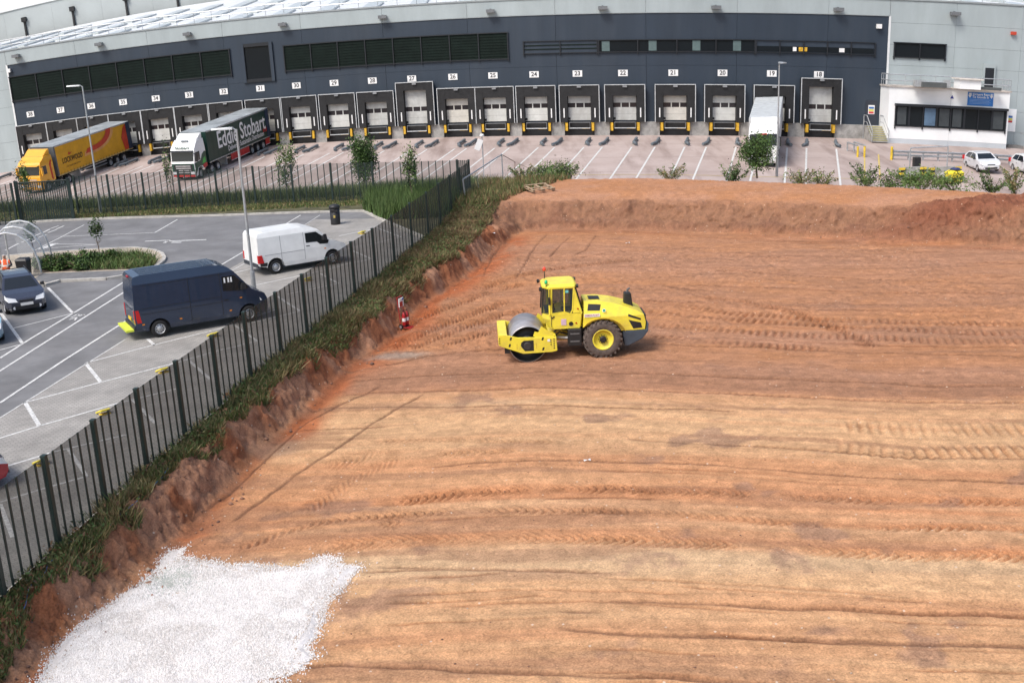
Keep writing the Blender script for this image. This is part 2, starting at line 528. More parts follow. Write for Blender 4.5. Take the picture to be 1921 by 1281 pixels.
    fcol = mix(np.broadcast_to(org * .84, C.shape), np.broadcast_to(brn * .98, C.shape), np.clip((s1 - .5) * 2.2 + .5 + (s3 - .5) * .9, 0, 1))
    C[:] = mix(near, fcol, far)
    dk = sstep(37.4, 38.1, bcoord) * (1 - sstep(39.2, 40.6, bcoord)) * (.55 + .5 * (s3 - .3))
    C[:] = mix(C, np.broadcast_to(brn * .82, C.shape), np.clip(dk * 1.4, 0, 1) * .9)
    blot = sstep(.63, .74, fbm(X * .8, Y * .8, 4, 46)) * sstep(.4, .6, fbm(X * .16, Y * .16, 2, 47))
    C[:] = mix(C, np.broadcast_to(np.array([.26, .155, .11]), C.shape), blot * .6 * (1 - far * .6))
    # bare red subsoil along the toe of the left bank
    rl = np.exp(-((out + .55) / .85) ** 2) * (1 - back * .8) * sstep(.26, .5, fbm(X * .35, Y * .22, 3, 48)) * ins
    C[:] = mix(C, np.broadcast_to(red, C.shape), np.clip(rl * 1.25, 0, 1) * .85)
    rl2 = np.exp(-((out + .1) / .5) ** 2) * (1 - back) * ins
    C[:] = mix(C, np.broadcast_to(red * .8, C.shape), np.clip(rl2, 0, 1) * .7)
    gp = G(730, 668)
    C[:] = mix(C, np.broadcast_to(gry * .9, C.shape), .7 * np.exp(-(((X - gp[0] - .3) / 1.3) ** 2 + ((Y - gp[1]) / .55) ** 2) ** 2))
    gp = G(520, 840)
    C[:] = mix(C, np.broadcast_to(gry * .6, C.shape), .5 * np.exp(-(((X - gp[0]) / .8) ** 2 + ((Y - gp[1]) / .8) ** 2) ** 2))
    s4 = fbm(bcoord * 6.5 + wob * 2, X * .22, 3, 70) - .5
    s5 = fbm(X * 2.6, Y * 2.6, 4, 71) - .5
    C *= (1 + .34 * s4 + .42 * s5)[..., None]
    Z += ins * s4 * .010
    C[:] = mix(C, np.broadcast_to(brn * .75, C.shape), np.clip(sstep(.56, .7, fbm(bcoord * 1.6 + wob, X * .12, 4, 72)) * .5, 0, 1))
    # banks
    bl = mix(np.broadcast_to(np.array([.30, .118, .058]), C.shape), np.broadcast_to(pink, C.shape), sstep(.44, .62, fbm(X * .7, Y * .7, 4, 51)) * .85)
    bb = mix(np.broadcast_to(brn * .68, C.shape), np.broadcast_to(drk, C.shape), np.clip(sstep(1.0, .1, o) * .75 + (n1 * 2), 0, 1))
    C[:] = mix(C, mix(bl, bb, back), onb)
    terr = onb * back * sstep(1.5, 3, o)
    C[:] = mix(C, mix(np.broadcast_to(brn * 1.12, C.shape), np.broadcast_to(org * .86, C.shape), np.clip((s3 - .5) * 2.5 + .45, 0, 1)), terr)
    C[:] = mix(C, np.broadcast_to(np.array([.21, .085, .05]), C.shape), np.clip(hp * 1.5, 0, 1))
    # ruts and tyre tracks
    for px, w, dep, tread in RUTS:
        P = [xy(G(*q)) for q in px]
        xs, ys = [p[0] for p in P], [p[1] for p in P]
        m = (X > min(xs) - 1.2) & (X < max(xs) + 1.2) & (Y > min(ys) - 1.2) & (Y < max(ys) + 1.2) & (onb < .5)
        if not m.any(): continue
        dd, ss, pp = polydist(X[m], Y[m], P)
        tot = sum(math.dist(a, b) for a, b in zip(P[:-1], P[1:]))
        sd = dd * ss + (fbm(pp * .5, pp * 0 + w * 50, 3, 60) - .5) * .22
        env = sstep(0, .8, pp) * sstep(0, .8, tot - pp) * (.15 + 1.5 * fbm(pp * .6, pp * 0 + dep * 100, 3, 61))
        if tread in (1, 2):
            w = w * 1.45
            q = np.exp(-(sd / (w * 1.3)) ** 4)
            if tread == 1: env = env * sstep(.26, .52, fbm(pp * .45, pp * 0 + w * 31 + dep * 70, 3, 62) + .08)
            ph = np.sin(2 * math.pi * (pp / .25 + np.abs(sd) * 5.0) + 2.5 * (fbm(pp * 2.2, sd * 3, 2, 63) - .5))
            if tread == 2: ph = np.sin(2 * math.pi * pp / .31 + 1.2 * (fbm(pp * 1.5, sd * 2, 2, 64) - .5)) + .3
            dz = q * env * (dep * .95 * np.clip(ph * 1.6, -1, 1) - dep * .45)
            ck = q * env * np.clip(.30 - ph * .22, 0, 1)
        else:
            w = max(.048, w * .6)
            g = np.exp(-(sd / w) ** 2)
            dz = -g * dep * env * 1.3 + .22 * dep * env * np.exp(-((sd - 2.0 * w) / w) ** 2)
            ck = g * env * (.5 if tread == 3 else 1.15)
        Z[m] += dz
        c = C[m]
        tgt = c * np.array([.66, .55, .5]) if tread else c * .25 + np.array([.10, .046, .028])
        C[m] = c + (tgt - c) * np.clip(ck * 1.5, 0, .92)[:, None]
    # under the car park and beyond the rear edge the soil drops out of the way
    fd, fs, _ = polydist(X, Y, FENCE)
    Z = np.where((fs > 0) & (fd > .25), np.minimum(Z, .7), Z)
    rd, rs, _ = polydist(X, Y, REAR)
    ro = np.where(rs > 0, rd, -rd)
    Z = np.where(ro > 0, np.minimum(Z, 1.75 - ro * .9), Z)
    Z = np.where(ro > 2.5, -4.5, Z)
    # push the bank faces in and out so that they crumble instead of standing in ribs
    amp = faceb * (ro < 0) * (.28 + .10 * back)
    dx3 = (fbm(par * 1.7, Z * 4.5 + 3, 4, 81) - .5) + .5 * (fbm(par * 6, Z * 11, 3, 82) - .5)
    ang = np.where(back > .5, math.radians(-110), math.radians(15))
    X = X + np.cos(ang) * dx3 * amp
    Y = Y + np.sin(ang) * dx3 * amp
    return X, Y, Z, C, yy
TX, TY, TZ, TC, TYY = soil()
def soil_mat():
    m = bpy.data.materials.new('red_clay_soil')
    m.use_nodes = True
    n, l = m.node_tree.nodes, m.node_tree.links
    b = n['Principled BSDF']
    b.inputs['Roughness'].default_value = .93
    b.inputs['Specular IOR Level'].default_value = .15
    at = n.new('ShaderNodeAttribute'); at.attribute_name = 'soil'
    g = n.new('ShaderNodeNewGeometry')
    def noise(sc, det=6):
        t = n.new('ShaderNodeTexNoise'); t.inputs['Scale'].default_value = sc; t.inputs['Detail'].default_value = det
        t.inputs['Roughness'].default_value = .7
        l.new(g.outputs['Position'], t.inputs['Vector']); return t
    def mr(src, a, bb, lo, hi):
        r = n.new('ShaderNodeMapRange'); l.new(src, r.inputs[0])
        for i, v in enumerate((a, bb, lo, hi)): r.inputs[i + 1].default_value = v
        return r.outputs[0]
    fine, mid = noise(20), noise(2.6)
    vor = n.new('ShaderNodeTexVoronoi'); vor.feature = 'DISTANCE_TO_EDGE'; vor.inputs['Scale'].default_value = 10
    wv = n.new('ShaderNodeVectorMath'); wv.operation = 'MULTIPLY_ADD'
    l.new(fine.outputs['Color'], wv.inputs[0]); wv.inputs[1].default_value = (.12, .12, .12); l.new(g.outputs['Position'], wv.inputs[2])
    l.new(wv.outputs[0], vor.inputs['Vector'])
    crack = mr(vor.outputs['Distance'], 0, .04, 0, 1)
    cm = n.new('ShaderNodeMath'); cm.operation = 'MAXIMUM'; l.new(crack, cm.inputs[0]); l.new(mr(mid.outputs[0], .42, .6, .35, 1), cm.inputs[1])
    v1 = mr(fine.outputs[0], .3, .7, .64, 1.32)
    v2 = mr(mid.outputs[0], .3, .7, .86, 1.12)
    mu = n.new('ShaderNodeMath'); mu.operation = 'MULTIPLY'; l.new(v1, mu.inputs[0]); l.new(v2, mu.inputs[1])
    mu2 = n.new('ShaderNodeMath'); mu2.operation = 'MULTIPLY'; l.new(mu.outputs[0], mu2.inputs[0]); l.new(mr(cm.outputs[0], 0, 1, .80, 1), mu2.inputs[1])
    mx = n.new('ShaderNodeVectorMath'); mx.operation = 'SCALE'; l.new(at.outputs['Color'], mx.inputs[0]); l.new(mu2.outputs[0], mx.inputs['Scale'])
    # pale pebbles
    pv = n.new('ShaderNodeTexVoronoi'); pv.inputs['Scale'].default_value = 6.0; l.new(g.outputs['Position'], pv.inputs['Vector'])
    sp = n.new('ShaderNodeSeparateColor'); l.new(pv.outputs['Color'], sp.inputs[0])
    pm = n.new('ShaderNodeMath'); pm.operation = 'MULTIPLY'; l.new(mr(pv.outputs['Distance'], .14, .2, 1, 0), pm.inputs[0]); l.new(mr(sp.outputs[0], .93, .95, 0, 1), pm.inputs[1])
    mc = n.new('ShaderNodeMix'); mc.data_type = 'RGBA'; l.new(pm.outputs[0], mc.inputs[0]); l.new(mx.outputs[0], mc.inputs[6]); mc.inputs[7].default_value = (.55, .43, .33, 1)
    l.new(mc.outputs[2], b.inputs['Base Color'])
    hs = n.new('ShaderNodeMath'); hs.operation = 'MULTIPLY_ADD'; l.new(fine.outputs[0], hs.inputs[0]); hs.inputs[1].default_value = .8; l.new(cm.outputs[0], hs.inputs[2])
    bp = n.new('ShaderNodeBump'); bp.inputs['Strength'].default_value = .55; bp.inputs['Distance'].default_value = .04
    l.new(hs.outputs[0], bp.inputs['Height']); l.new(bp.outputs[0], b.inputs['Normal'])
    return m
ny, nx = TX.shape
idx = np.arange(ny * nx).reshape(ny, nx)
Fq = np.stack([idx[:-1, :-1], idx[:-1, 1:], idx[1:, 1:], idx[1:, :-1]], -1).reshape(-1, 4)
pit = arr_mesh('excavated_ground', np.stack([TX, TY, TZ], -1).reshape(-1, 3), Fq, [soil_mat()], smooth=True)
ca = pit.data.color_attributes.new('soil', 'FLOAT_COLOR', 'POINT')
ca.data.foreach_set('color', np.concatenate([np.clip(TC, 0, 1), np.ones(TX.shape + (1,))], -1).astype(np.float32).ravel())
tag(pit, 'red clay floor and cut banks of the excavation', None, None, 'structure')
def ZT(x, y):                                  # soil height at a point
    k = np.clip(np.interp(y, TYY, np.arange(ny)), 0, ny - 2)
    j = np.clip((x / (y + 3) + .6) / 1.2 * (nx - 1), 0, nx - 2)
    return TZ[np.asarray(k + .5).astype(int), np.asarray(j + .5).astype(int)]

base = MB().face([(-900, -300, -6), (900, -300, -6), (900, 1500, -6), (-900, 1500, -6)]).build('ground', mat('rough_ground', (.16, .13, .09), .95, var=.25, scale=.2))
tag(base, 'open ground around the site', None, None, 'structure')

# ------------------------------------------------------------------ car park, yard, markings
cp = MB()
F0 = FENCE[0]
cp.fill([(-75, F0[1], ZC), (F0[0], F0[1], ZC)] + [(x, y, ZC) for x, y in FENCE] + [(FENCE[-1][0] - .3, 78.6, ZC), (-75, 78.6, ZC)])
car_park = tag(cp.build('car_park', M_asph), 'grey asphalt car park behind the green fence', None, None, 'structure')

def paver_mat():
    m = bpy.data.materials.new('block_paving'); m.use_nodes = True
    n, l = m.node_tree.nodes, m.node_tree.links
    b = n['Principled BSDF']; b.inputs['Roughness'].default_value = .9
    g = n.new('ShaderNodeNewGeometry')
    mp = n.new('ShaderNodeMapping'); mp.inputs['Rotation'].default_value = (0, 0, math.radians(-38)); l.new(g.outputs['Position'], mp.inputs[0])
    br = n.new('ShaderNodeTexBrick'); l.new(mp.outputs[0], br.inputs[0])
    br.inputs['Scale'].default_value = 1.0; br.inputs['Brick Width'].default_value = .22; br.inputs['Row Height'].default_value = .11
    br.inputs['Mortar Size'].default_value = .010; br.inputs['Color1'].default_value = (.335, .32, .295, 1); br.inputs['Color2'].default_value = (.275, .265, .245, 1)
    br.inputs['Mortar'].default_value = (.19, .18, .17, 1)
    t = n.new('ShaderNodeTexNoise'); t.inputs['Scale'].default_value = .8; t.inputs['Detail'].default_value = 6; l.new(g.outputs['Position'], t.inputs[0])
    r = n.new('ShaderNodeMapRange'); l.new(t.outputs[0], r.inputs[0]); r.inputs[1].default_value = .3; r.inputs[2].default_value = .7; r.inputs[3].default_value = .8; r.inputs[4].default_value = 1.15
    v = n.new('ShaderNodeVectorMath'); v.operation = 'SCALE'; l.new(br.outputs[0], v.inputs[0]); l.new(r.outputs[0], v.inputs['Scale'])
    l.new(v.outputs[0], b.inputs['Base Color'])
    bp = n.new('ShaderNodeBump'); bp.inputs['Strength'].default_value = .4; bp.inputs['Distance'].default_value = .01; l.new(br.outputs['Fac'], bp.inputs['Height']); bp.invert = True
    l.new(bp.outputs[0], b.inputs['Normal'])
    return m
pv = MB()
pe = [xy(G(x, y, ZC)) for x, y in ((-420, 1050), (0, 784), (150, 690), (240, 632), (330, 570), (420, 510), (520, 455), (590, 412))]
pv.fill([(-40, 9.0, ZC + .004), (pe[0][0] - 12, pe[0][1], ZC + .004)] + [(x, y, ZC + .004) for x, y in pe] + [(x, y, ZC + .004) for x, y in reversed([f for f in FENCE if f[1] < pe[-1][1] + 1.5])])
tag(pv.build('block_paving', paver_mat()), 'grey block paved parking bays along the fence', None, None, 'structure')

def strip(px, w, parent, m=M_white, name='painted_line', z=None, surf=None, lift=.009, world=False):
    P = [np.array(q) if world else (surf(*q) if surf else G(*q, z)) for q in px]
    b = MB()
    for p, q in zip(P[:-1], P[1:]):
        d = (q - p)[:2]
        L = np.linalg.norm(d)
        nrm = np.array([-d[1], d[0]]) / L * w / 2
        k = max(1, int(L / 3)) if surf or world == 'yard' else 1
        rows = []
        for i in range(k + 1):
            c = p + (q - p) * i / k
            zz = (zyard(c[0], c[1]) if surf or world == 'yard' else c[2]) + lift
            rows.append([(c[0] - nrm[0], c[1] - nrm[1], zz), (c[0] + nrm[0], c[1] + nrm[1], zz)])
        b.grid(rows)
    return b.build(name, m, parent)
CPL = [  # (pixels, width) lines on the car park
    ([(0, 696), (120, 620), (238, 545)], .11), ([(0, 672 - 0), (60, 634), (139, 587), (236, 527)], .11),
    ([(0, 756), (120, 676), (240, 600)], .11), ([(-60, 735), (0, 696)], .11),
    ([(0, 784), (150, 690), (235, 637)], .05),
    ([(90, 540), (137, 588)], .13), ([(0, 585), (42, 644)], .13), ([(25, 616), (137, 588)], .09), ([(0, 657), (40, 646)], .09),
    ([(161, 682), (189, 717)], .13), ([(47, 755), (74, 799)], .13), ([(277, 636), (290, 648)], .13),
    ([(161, 681), (290, 647), (420, 615), (520, 580)], .09), ([(47, 755), (190, 717), (330, 681), (420, 655)], .09), ([(0, 822), (74, 799), (220, 757), (330, 730)], .09), ([(15, 874), (100, 848), (240, 815)], .09), ([(0, 942), (80, 917), (165, 893)], .09),
    ([(355, 677), (395, 712)], .11), ([(250, 751), (291, 794)], .11), ([(128, 842), (162, 893)], .11), ([(440, 610), (482, 640)], .11), ([(520, 556), (563, 584)], .11), ([(600, 513), (635, 532)], .11), ([(660, 470), (697, 486)], .11), ([(0, 945), (24, 1008)], .11), ([(708, 428), (752, 445)], .11),
    ([(482, 640), (420, 656)], .09), ([(563, 584), (470, 606)], .09), ([(635, 532), (540, 552)], .09), ([(697, 486), (620, 502)], .09), ([(752, 445), (690, 460)], .09),
    ([(480, 535), (560, 518), (640, 500)], .09), ([(430, 514), (470, 505), (560, 480)], .09), ([(636, 443), (695, 431)], .09),
    ([(412, 499), (468, 466)], .10), ([(530, 424), (564, 404)], .10), ([(428, 512), (470, 488), (600, 404)], .05),
    ([(65, 470), (113, 446), (158, 422)], .08), ([(113, 444), (290, 437)], .10), ([(290, 437), (333, 412)], .10),
    ([(75, 467), (182, 459)], .10), ([(100, 458), (182, 459)], .10), ([(75, 468), (104, 457)], .45),
    ([(40, 455), (58, 448)], .12), ([(62, 445), (78, 437)], .12), ([(78, 438), (94, 430)], .12), ([(95, 429), (110, 424)], .12), ([(58, 455), (72, 449)], .12), ([(72, 446), (88, 440)], .12), ([(90, 437), (106, 431)], .12), ([(106, 430), (120, 424)], .12), ([(10, 470), (35, 457)], .12),
    ([(310, 453), (387, 450)], .22), ([(272, 453), (318, 451), (308, 456)], .2), ([(322, 455), (340, 455)], .25),
    ([(130, 600), (158, 590)], .1), ([(133, 596), (145, 590), (160, 591)], .08), ([(140, 601), (150, 590)], .08),
]
for px, w in CPL: strip(px, w, car_park, z=ZC, lift=.010)

def loop_wall(name, P, w, z0, z1, m, parent=None, closed=False, seg=None):
    """kerb stones laid end to end along a world polyline"""
    pts = [np.array(p) for p in P] + ([np.array(P[0])] if closed else [])
    out = []
    for p, q in zip(pts[:-1], pts[1:]):
        L = np.linalg.norm(q - p)
        k = max(1, round(L / (seg or .915)))
        for i in range(k):
            a, b = p + (q - p) * (i + .008) / k, p + (q - p) * (i + .992) / k
            d = (b - a) / np.linalg.norm(b - a)
            nrm = np.array([-d[1], d[0]]) * w / 2
            mb = MB()
            mb.hexa([(*(a - nrm), z0), (*(b - nrm), z0), (*(b + nrm), z0), (*(a + nrm), z0), (*(a - nrm), z1), (*(b - nrm), z1), (*(b + nrm), z1), (*(a + nrm), z1)])
            out.append(mb.build(name, m, parent))
    return out
kb = [xy(G(x, y, ZC)) for x, y in ((-60, 424), (0, 420), (200, 411), (420, 405), (560, 400), (682, 397), (718, 414), (760, 432), (796, 447))]
back_kerb = tag(link('kerb', None), 'pale concrete kerb along the rear of the car park', None, None, 'structure')
loop_wall('kerb_stone', kb, .22, ZC - .05, ZC + .11, M_kerb, back_kerb, seg=1.5)
vg = MB()
vg.fill([(x, y, ZC + .07) for x, y in kb] + [(x, y, ZC + .06) for x, y in [FENCE[-1], (-8, 79), (-75, 79), (-75, kb[0][1])]])
tag(vg.build('verge', mat('verge_turf', (.10, .095, .045), .95, var=.4, scale=1.2, bump=.6, bscale=15)), 'grassy verge between kerb and rear fence', None, None, 'structure')
isl_px = [(-60, 545), (0, 545), (83, 537), (113, 529), (200, 525), (238, 519), (270, 512), (292, 503), (306, 492), (309, 486), (304, 478), (290, 472), (270, 469), (250, 467), (167, 471), (67, 478), (0, 484), (-60, 490)]
isl = [xy(G(x, y, ZC)) for x, y in isl_px]
island = tag(MB().fill([(x, y, ZC + .10) for x, y in isl]).build('traffic_island', mat('island_paving', (.42, .36, .28), .9, var=.15, scale=3, bump=.3)), 'kerbed traffic island with planting bed', None, None, 'structure')
loop_wall('kerb_stone', isl[1:], .20, ZC - .02, ZC + .125, M_kerb, island)
bed = [xy(G(x, y, ZC + .1)) for x, y in ((62, 512), (68, 482), (150, 478), (230, 474), (265, 476), (285, 482), (295, 490), (290, 498), (273, 504), (150, 508))]
MB().fill([(x, y, ZC + .104) for x, y in bed]).build('soil_bed', mat('bed_soil', (.10, .075, .05), .95, var=.3, scale=4), island)
fp = [xy(G(x, y, ZC + .1)) for x, y in ((88, 530), (113, 524), (200, 520), (238, 515), (268, 508), (273, 506), (150, 510), (80, 513), (60, 525))]
MB().fill([(x, y, ZC + .106) for x, y in fp]).build('footpath', mat('path_asphalt', (.16, .16, .162), .9, var=.15, scale=2, bump=.3), island)

# yard
ys = []
for v in np.linspace(0, 1, 34):
    row = []
    for x in np.linspace(-95, 75, 70):
        y0 = 77.0 if x < -2 else np.interp(x, [-2, 6, 18, 26, 34, 75], [79, 78, 74, 68.5, 62, 40])
        y = y0 + (Yw(x) + .6 - y0) * v
        row.append((x, y, zyard(x, y) - (.35 if v < .02 else 0)))
    ys.append(row)
M_yard = mat('yard_concrete', (.375, .31, .285), .88, var=.16, scale=.25, bump=.25, bscale=20, col2=(.33, .26, .23), stain=(.85, (.55, .07, 1), (.20, .145, .125), -14))
yard = tag(MB().grid(ys).build('lorry_yard', M_yard, smooth=True), 'pinkish concrete lorry yard in front of the docks', None, None, 'structure')
# ------------------------------------------------------------------ warehouse
M_clad = mat('dark_grey_cladding', (.025, .039, .059), .5, var=.08, scale=.5, stretch=(1, 1, .25), stain=(.35, (.5, .5, .05), (.055, .068, .085), 0))
M_light = mat('silver_grey_cladding', (.37, .425, .435), .5, var=.07, scale=.4, stretch=(1, 1, .3), stain=(.3, (.4, .4, .06), (.28, .32, .32), 0))
M_trim = mat('trim_grey', (.30, .33, .34), .5, var=.05)
M_louv = mat('louvre_green_black', (.008, .016, .013), .8, spec=.2, var=.15, scale=1)
M_frame = mat('window_frame_dark', (.014, .017, .022), .45, var=.1)
M_win = mat('window_glass', (.010, .014, .018), .1, var=0, spec=.4)
M_shel = mat('dock_fabric_and_pit_dark', (.013, .0135, .015), .7, var=.25, scale=2)
M_edge = mat('shelter_edge_trim', (.52, .54, .55), .5, var=.1)
M_door = mat('dock_door_panel', (.60, .61, .58), .5, var=.07, scale=2, stain=(.5, (.8, .8, .25), (.36, .35, .32), 0))
M_door2 = mat('dock_door_panel_worn', (.50, .51, .49), .55, var=.1, scale=2, stain=(.6, (.8, .8, .2), (.30, .29, .27), 0))
M_door3 = mat('dock_door_panel_cream', (.60, .58, .52), .5, var=.08, scale=2, stain=(.4, (.6, .6, .3), (.40, .37, .32), 0))
M_dpane = mat('dock_door_pane', (.035, .03, .033), .15, var=0)
M_bump = mat('bumper_yellow', (.68, .40, .03), .6, var=.2, scale=5)
M_sign = mat('sign_white', (.80, .80, .79), .5, var=.03)
M_roof = mat('pale_roof_sheet', (.64, .66, .66), .45, var=.06, scale=.6)
M_rlight = mat('rooflight_grey', (.46, .50, .50), .35, var=.08, scale=1)
wh = thing('warehouse', 'long warehouse with dark grey loading dock wall and silver parapet', 'building', (0, 0, 0))
GZ, FB, DT, PT = 1.95, 3.27, 13.45, 15.1
def slab(name, s0, s1, z0, z1, t0, t1, m, parent, n=None, F=None):
    """a flat piece of the wall, following its curve"""
    n = n or max(1, round(abs(s1 - s0) / 2.2))
    ss = [s0 + (s1 - s0) * i / n for i in range(n + 1)]
    b = MB()
    b.grid([[W(s, t1, z0) for s in ss], [W(s, t1, z1) for s in ss], [W(s, t0, z1) for s in ss], [W(s, t0, z0) for s in ss], [W(s, t1, z0) for s in ss]])
    b.face([W(s0, t0, z0), W(s0, t1, z0), W(s0, t1, z1), W(s0, t0, z1)])
    b.face([W(s1, t0, z0), W(s1, t0, z1), W(s1, t1, z1), W(s1, t1, z0)])
    return b.build(name, m, parent)
WORD = dict(zip(range(18, 39), 'eighteen nineteen twenty twenty-one twenty-two twenty-three twenty-four twenty-five twenty-six twenty-seven twenty-eight twenty-nine thirty thirty-one thirty-two thirty-three thirty-four thirty-five thirty-six thirty-seven thirty-eight'.split()))
NUM = {18: 1535, 19: 1447, 20: 1355, 21: 1263, 22: 1169, 23: 1084, 24: 1003, 25: 926, 26: 851, 27: 774, 28: 700, 29: 628, 30: 557, 31: 489, 32: 419.5, 33: 354, 34: 290.5, 35: 228, 36: 167, 37: 108, 38: 50}
DS = {n: WP(x + (2 if n < 26 else 6), 200)[0] for n, x in NUM.items()}
S_L, S_R = WP(17, 150)[0], WP(1666, 100)[0]
S_L2, S_R2 = -84.0, 62.0
# dark wall panels, two docks wide, with joints
cuts = [S_L]
k = S_L
while k + 8.6 < S_R - 3:
    k += 8.6
    cuts.append(k)
cuts.append(S_R)
for a, b in zip(cuts[:-1], cuts[1:]):
    slab('wall_panel', a + .012, b - .012, FB, 8.6, -.3, 0, M_clad, wh)
    slab('wall_panel', a + .012, b - .012, 8.615, DT, -.3, 0, M_clad, wh)
    slab('wall_panel', a + .012, b - .012, DT + .07, PT - .16, -.3, .03, M_light, wh)
slab('flashing', S_L, S_R, DT + .005, DT + .062, -.2, .07, M_trim, wh)
slab('parapet_cap', S_L2, S_R2, PT - .15, PT, -.6, .10, M_trim, wh, n=70)
slab('backing_wall', S_L2, S_R2, 0, PT - .2, -.8, -.31, M_frame, wh, n=70)
# silver wall to either side, in rows
for s0, s1, cs in ((S_R + .02, S_R2, 6.2), (S_L2, S_L - .02, 8.0)):
    n = max(1, round((s1 - s0) / cs))
    for i in range(n):
        a, b = s0 + (s1 - s0) * i / n, s0 + (s1 - s0) * (i + 1) / n
        zz = [.2, 3.3, 5.2, 7.1, 9.0, 10.9, 12.9, PT - .16]
        for z0, z1 in zip(zz[:-1], zz[1:]):
            slab('wall_panel', a + .008, b - .008, z0 + .008, z1 - .008, -.3, .02, M_light, wh)
slab('corner_trim', S_R - .08, S_R + .12, .3, DT + .06, -.2, .06, mat('white_trim', (.70, .72, .72), .5, var=.05), wh, n=1)
slab('corner_trim', S_L - .12, S_L + .08, .3, DT + .06, -.2, .06, mat('white_trim', (.7, .72, .72)), wh, n=1)

def rect(px):
    q = [WP(*p) for p in px]
    return (q[0][0] + q[3][0]) / 2, (q[1][0] + q[2][0]) / 2, (q[2][1] + q[3][1]) / 2, (q[0][1] + q[1][1]) / 2
def louvre(px, nbay, m_in, fw=.10, slats=0):
    s0, s1, z0, z1 = rect(px)
    f = slab('window', s0, s1, z0, z1, .0, .05, m_in, wh)
    for a, b, c, d in ((s0 - fw, s1 + fw, z1, z1 + fw), (s0 - fw, s1 + fw, z0 - fw, z0)): slab('frame', a, b, c, d, 0, .16, M_frame, f)
    for i in range(nbay + 1):
        x = s0 + (s1 - s0) * i / nbay
        slab('mullion', x - .05, x + .05, z0 - .25, z1 + .002, 0, .17, M_frame, f, n=1)
    if slats:
        for i in range(1, slats):
            z = z0 + (z1 - z0) * i / slats
            slab('slat', s0 + .06, s1 - .06, z - .05, z + .05, .05, .10, M_louv, f)
    return f, s0, s1, z0, z1
louvre(((18, 144), (432, 96), (433, 143), (24, 187)), 8, M_louv, slats=9)
f, a, b, c, d = louvre(((458, 90), (506, 85), (509, 146), (462, 150)), 1, M_win, fw=.34)
for x in (a - .17, b + .17): slab('frame', x - .17, x + .17, c - .34, d + .34, 0, .2, M_clad, f, n=1)
louvre(((532, 87), (952, 63), (953, 111), (535, 132)), 8, M_louv, slats=9)
louvre(((981, 79), (1120, 77), (1120, 98), (983, 101)), 2, M_clad, fw=.07, slats=3)
f, a, b, c, d = louvre(((1123, 77), (1416, 76), (1416, 97), (1123, 98)), 4, M_win, fw=.08)
for x in (.02, .32, .6, .86): slab('blind', a + (b - a) * x, a + (b - a) * x + .75, c + .05, d - .05, .05, .07, mat('blind_grey_green', (.10, .15, .15), .5, var=.1), f, n=1)
f, a, b, c, d = louvre(((1418, 77), (1641, 81), (1641, 103), (1418, 98)), 5, M_clad, fw=.05)
slab('pane', a + .1, b - .1, c + .05, c + .55, .05, .075, M_win, f)
for x, w_, m_ in ((.31, .35, M_sign), (.36, .8, M_bump), (.70, .5, M_sign)): slab('notice', a + (b - a) * x, a + (b - a) * x + w_, c + .12, c + .5, .076, .085, m_, f, n=1)
louvre(((1677, 82), (1773, 84), (1773, 109), (1677, 108)), 2, M_win, fw=.09)
# floodlights on the parapet band
for px, py in ((33, 106), (188, 84), (353, 65), (531, 47), (718, 33), (920, 22), (1130, 16), (1342, 15), (1571, 19), (1789, 27)):
    s, z = WP(px, py)
    fl = MB().box(s - .42, s + .42, .12, .75, z - .12, z + .18, F=W).box(s - .08, s + .08, .03, .2, z - .05, z + .25, F=W).build('floodlight', mat('flood_grey', (.16, .17, .18), .5), wh)
    MB().box(s - .34, s + .34, .2, .7, z - .135, z - .12, F=W).build('lens', M_alu, fl)
s, z = WP(1648, 50); MB().box(s - .22, s + .22, .02, .35, z - .2, z + .2, F=W).build('alarm_box', M_sign, wh)
s, z = WP(1900, 63); MB().box(s - .22, s + .22, .02, .3, z - .15, z + .15, F=W).build('alarm_box', mat('alarm_red', (.5, .06, .03)), wh)
s, z = WP(18, 133); MB().box(s - .22, s + .22, .02, .35, z - .2, z + .2, F=W).build('alarm_box', M_sign, wh)

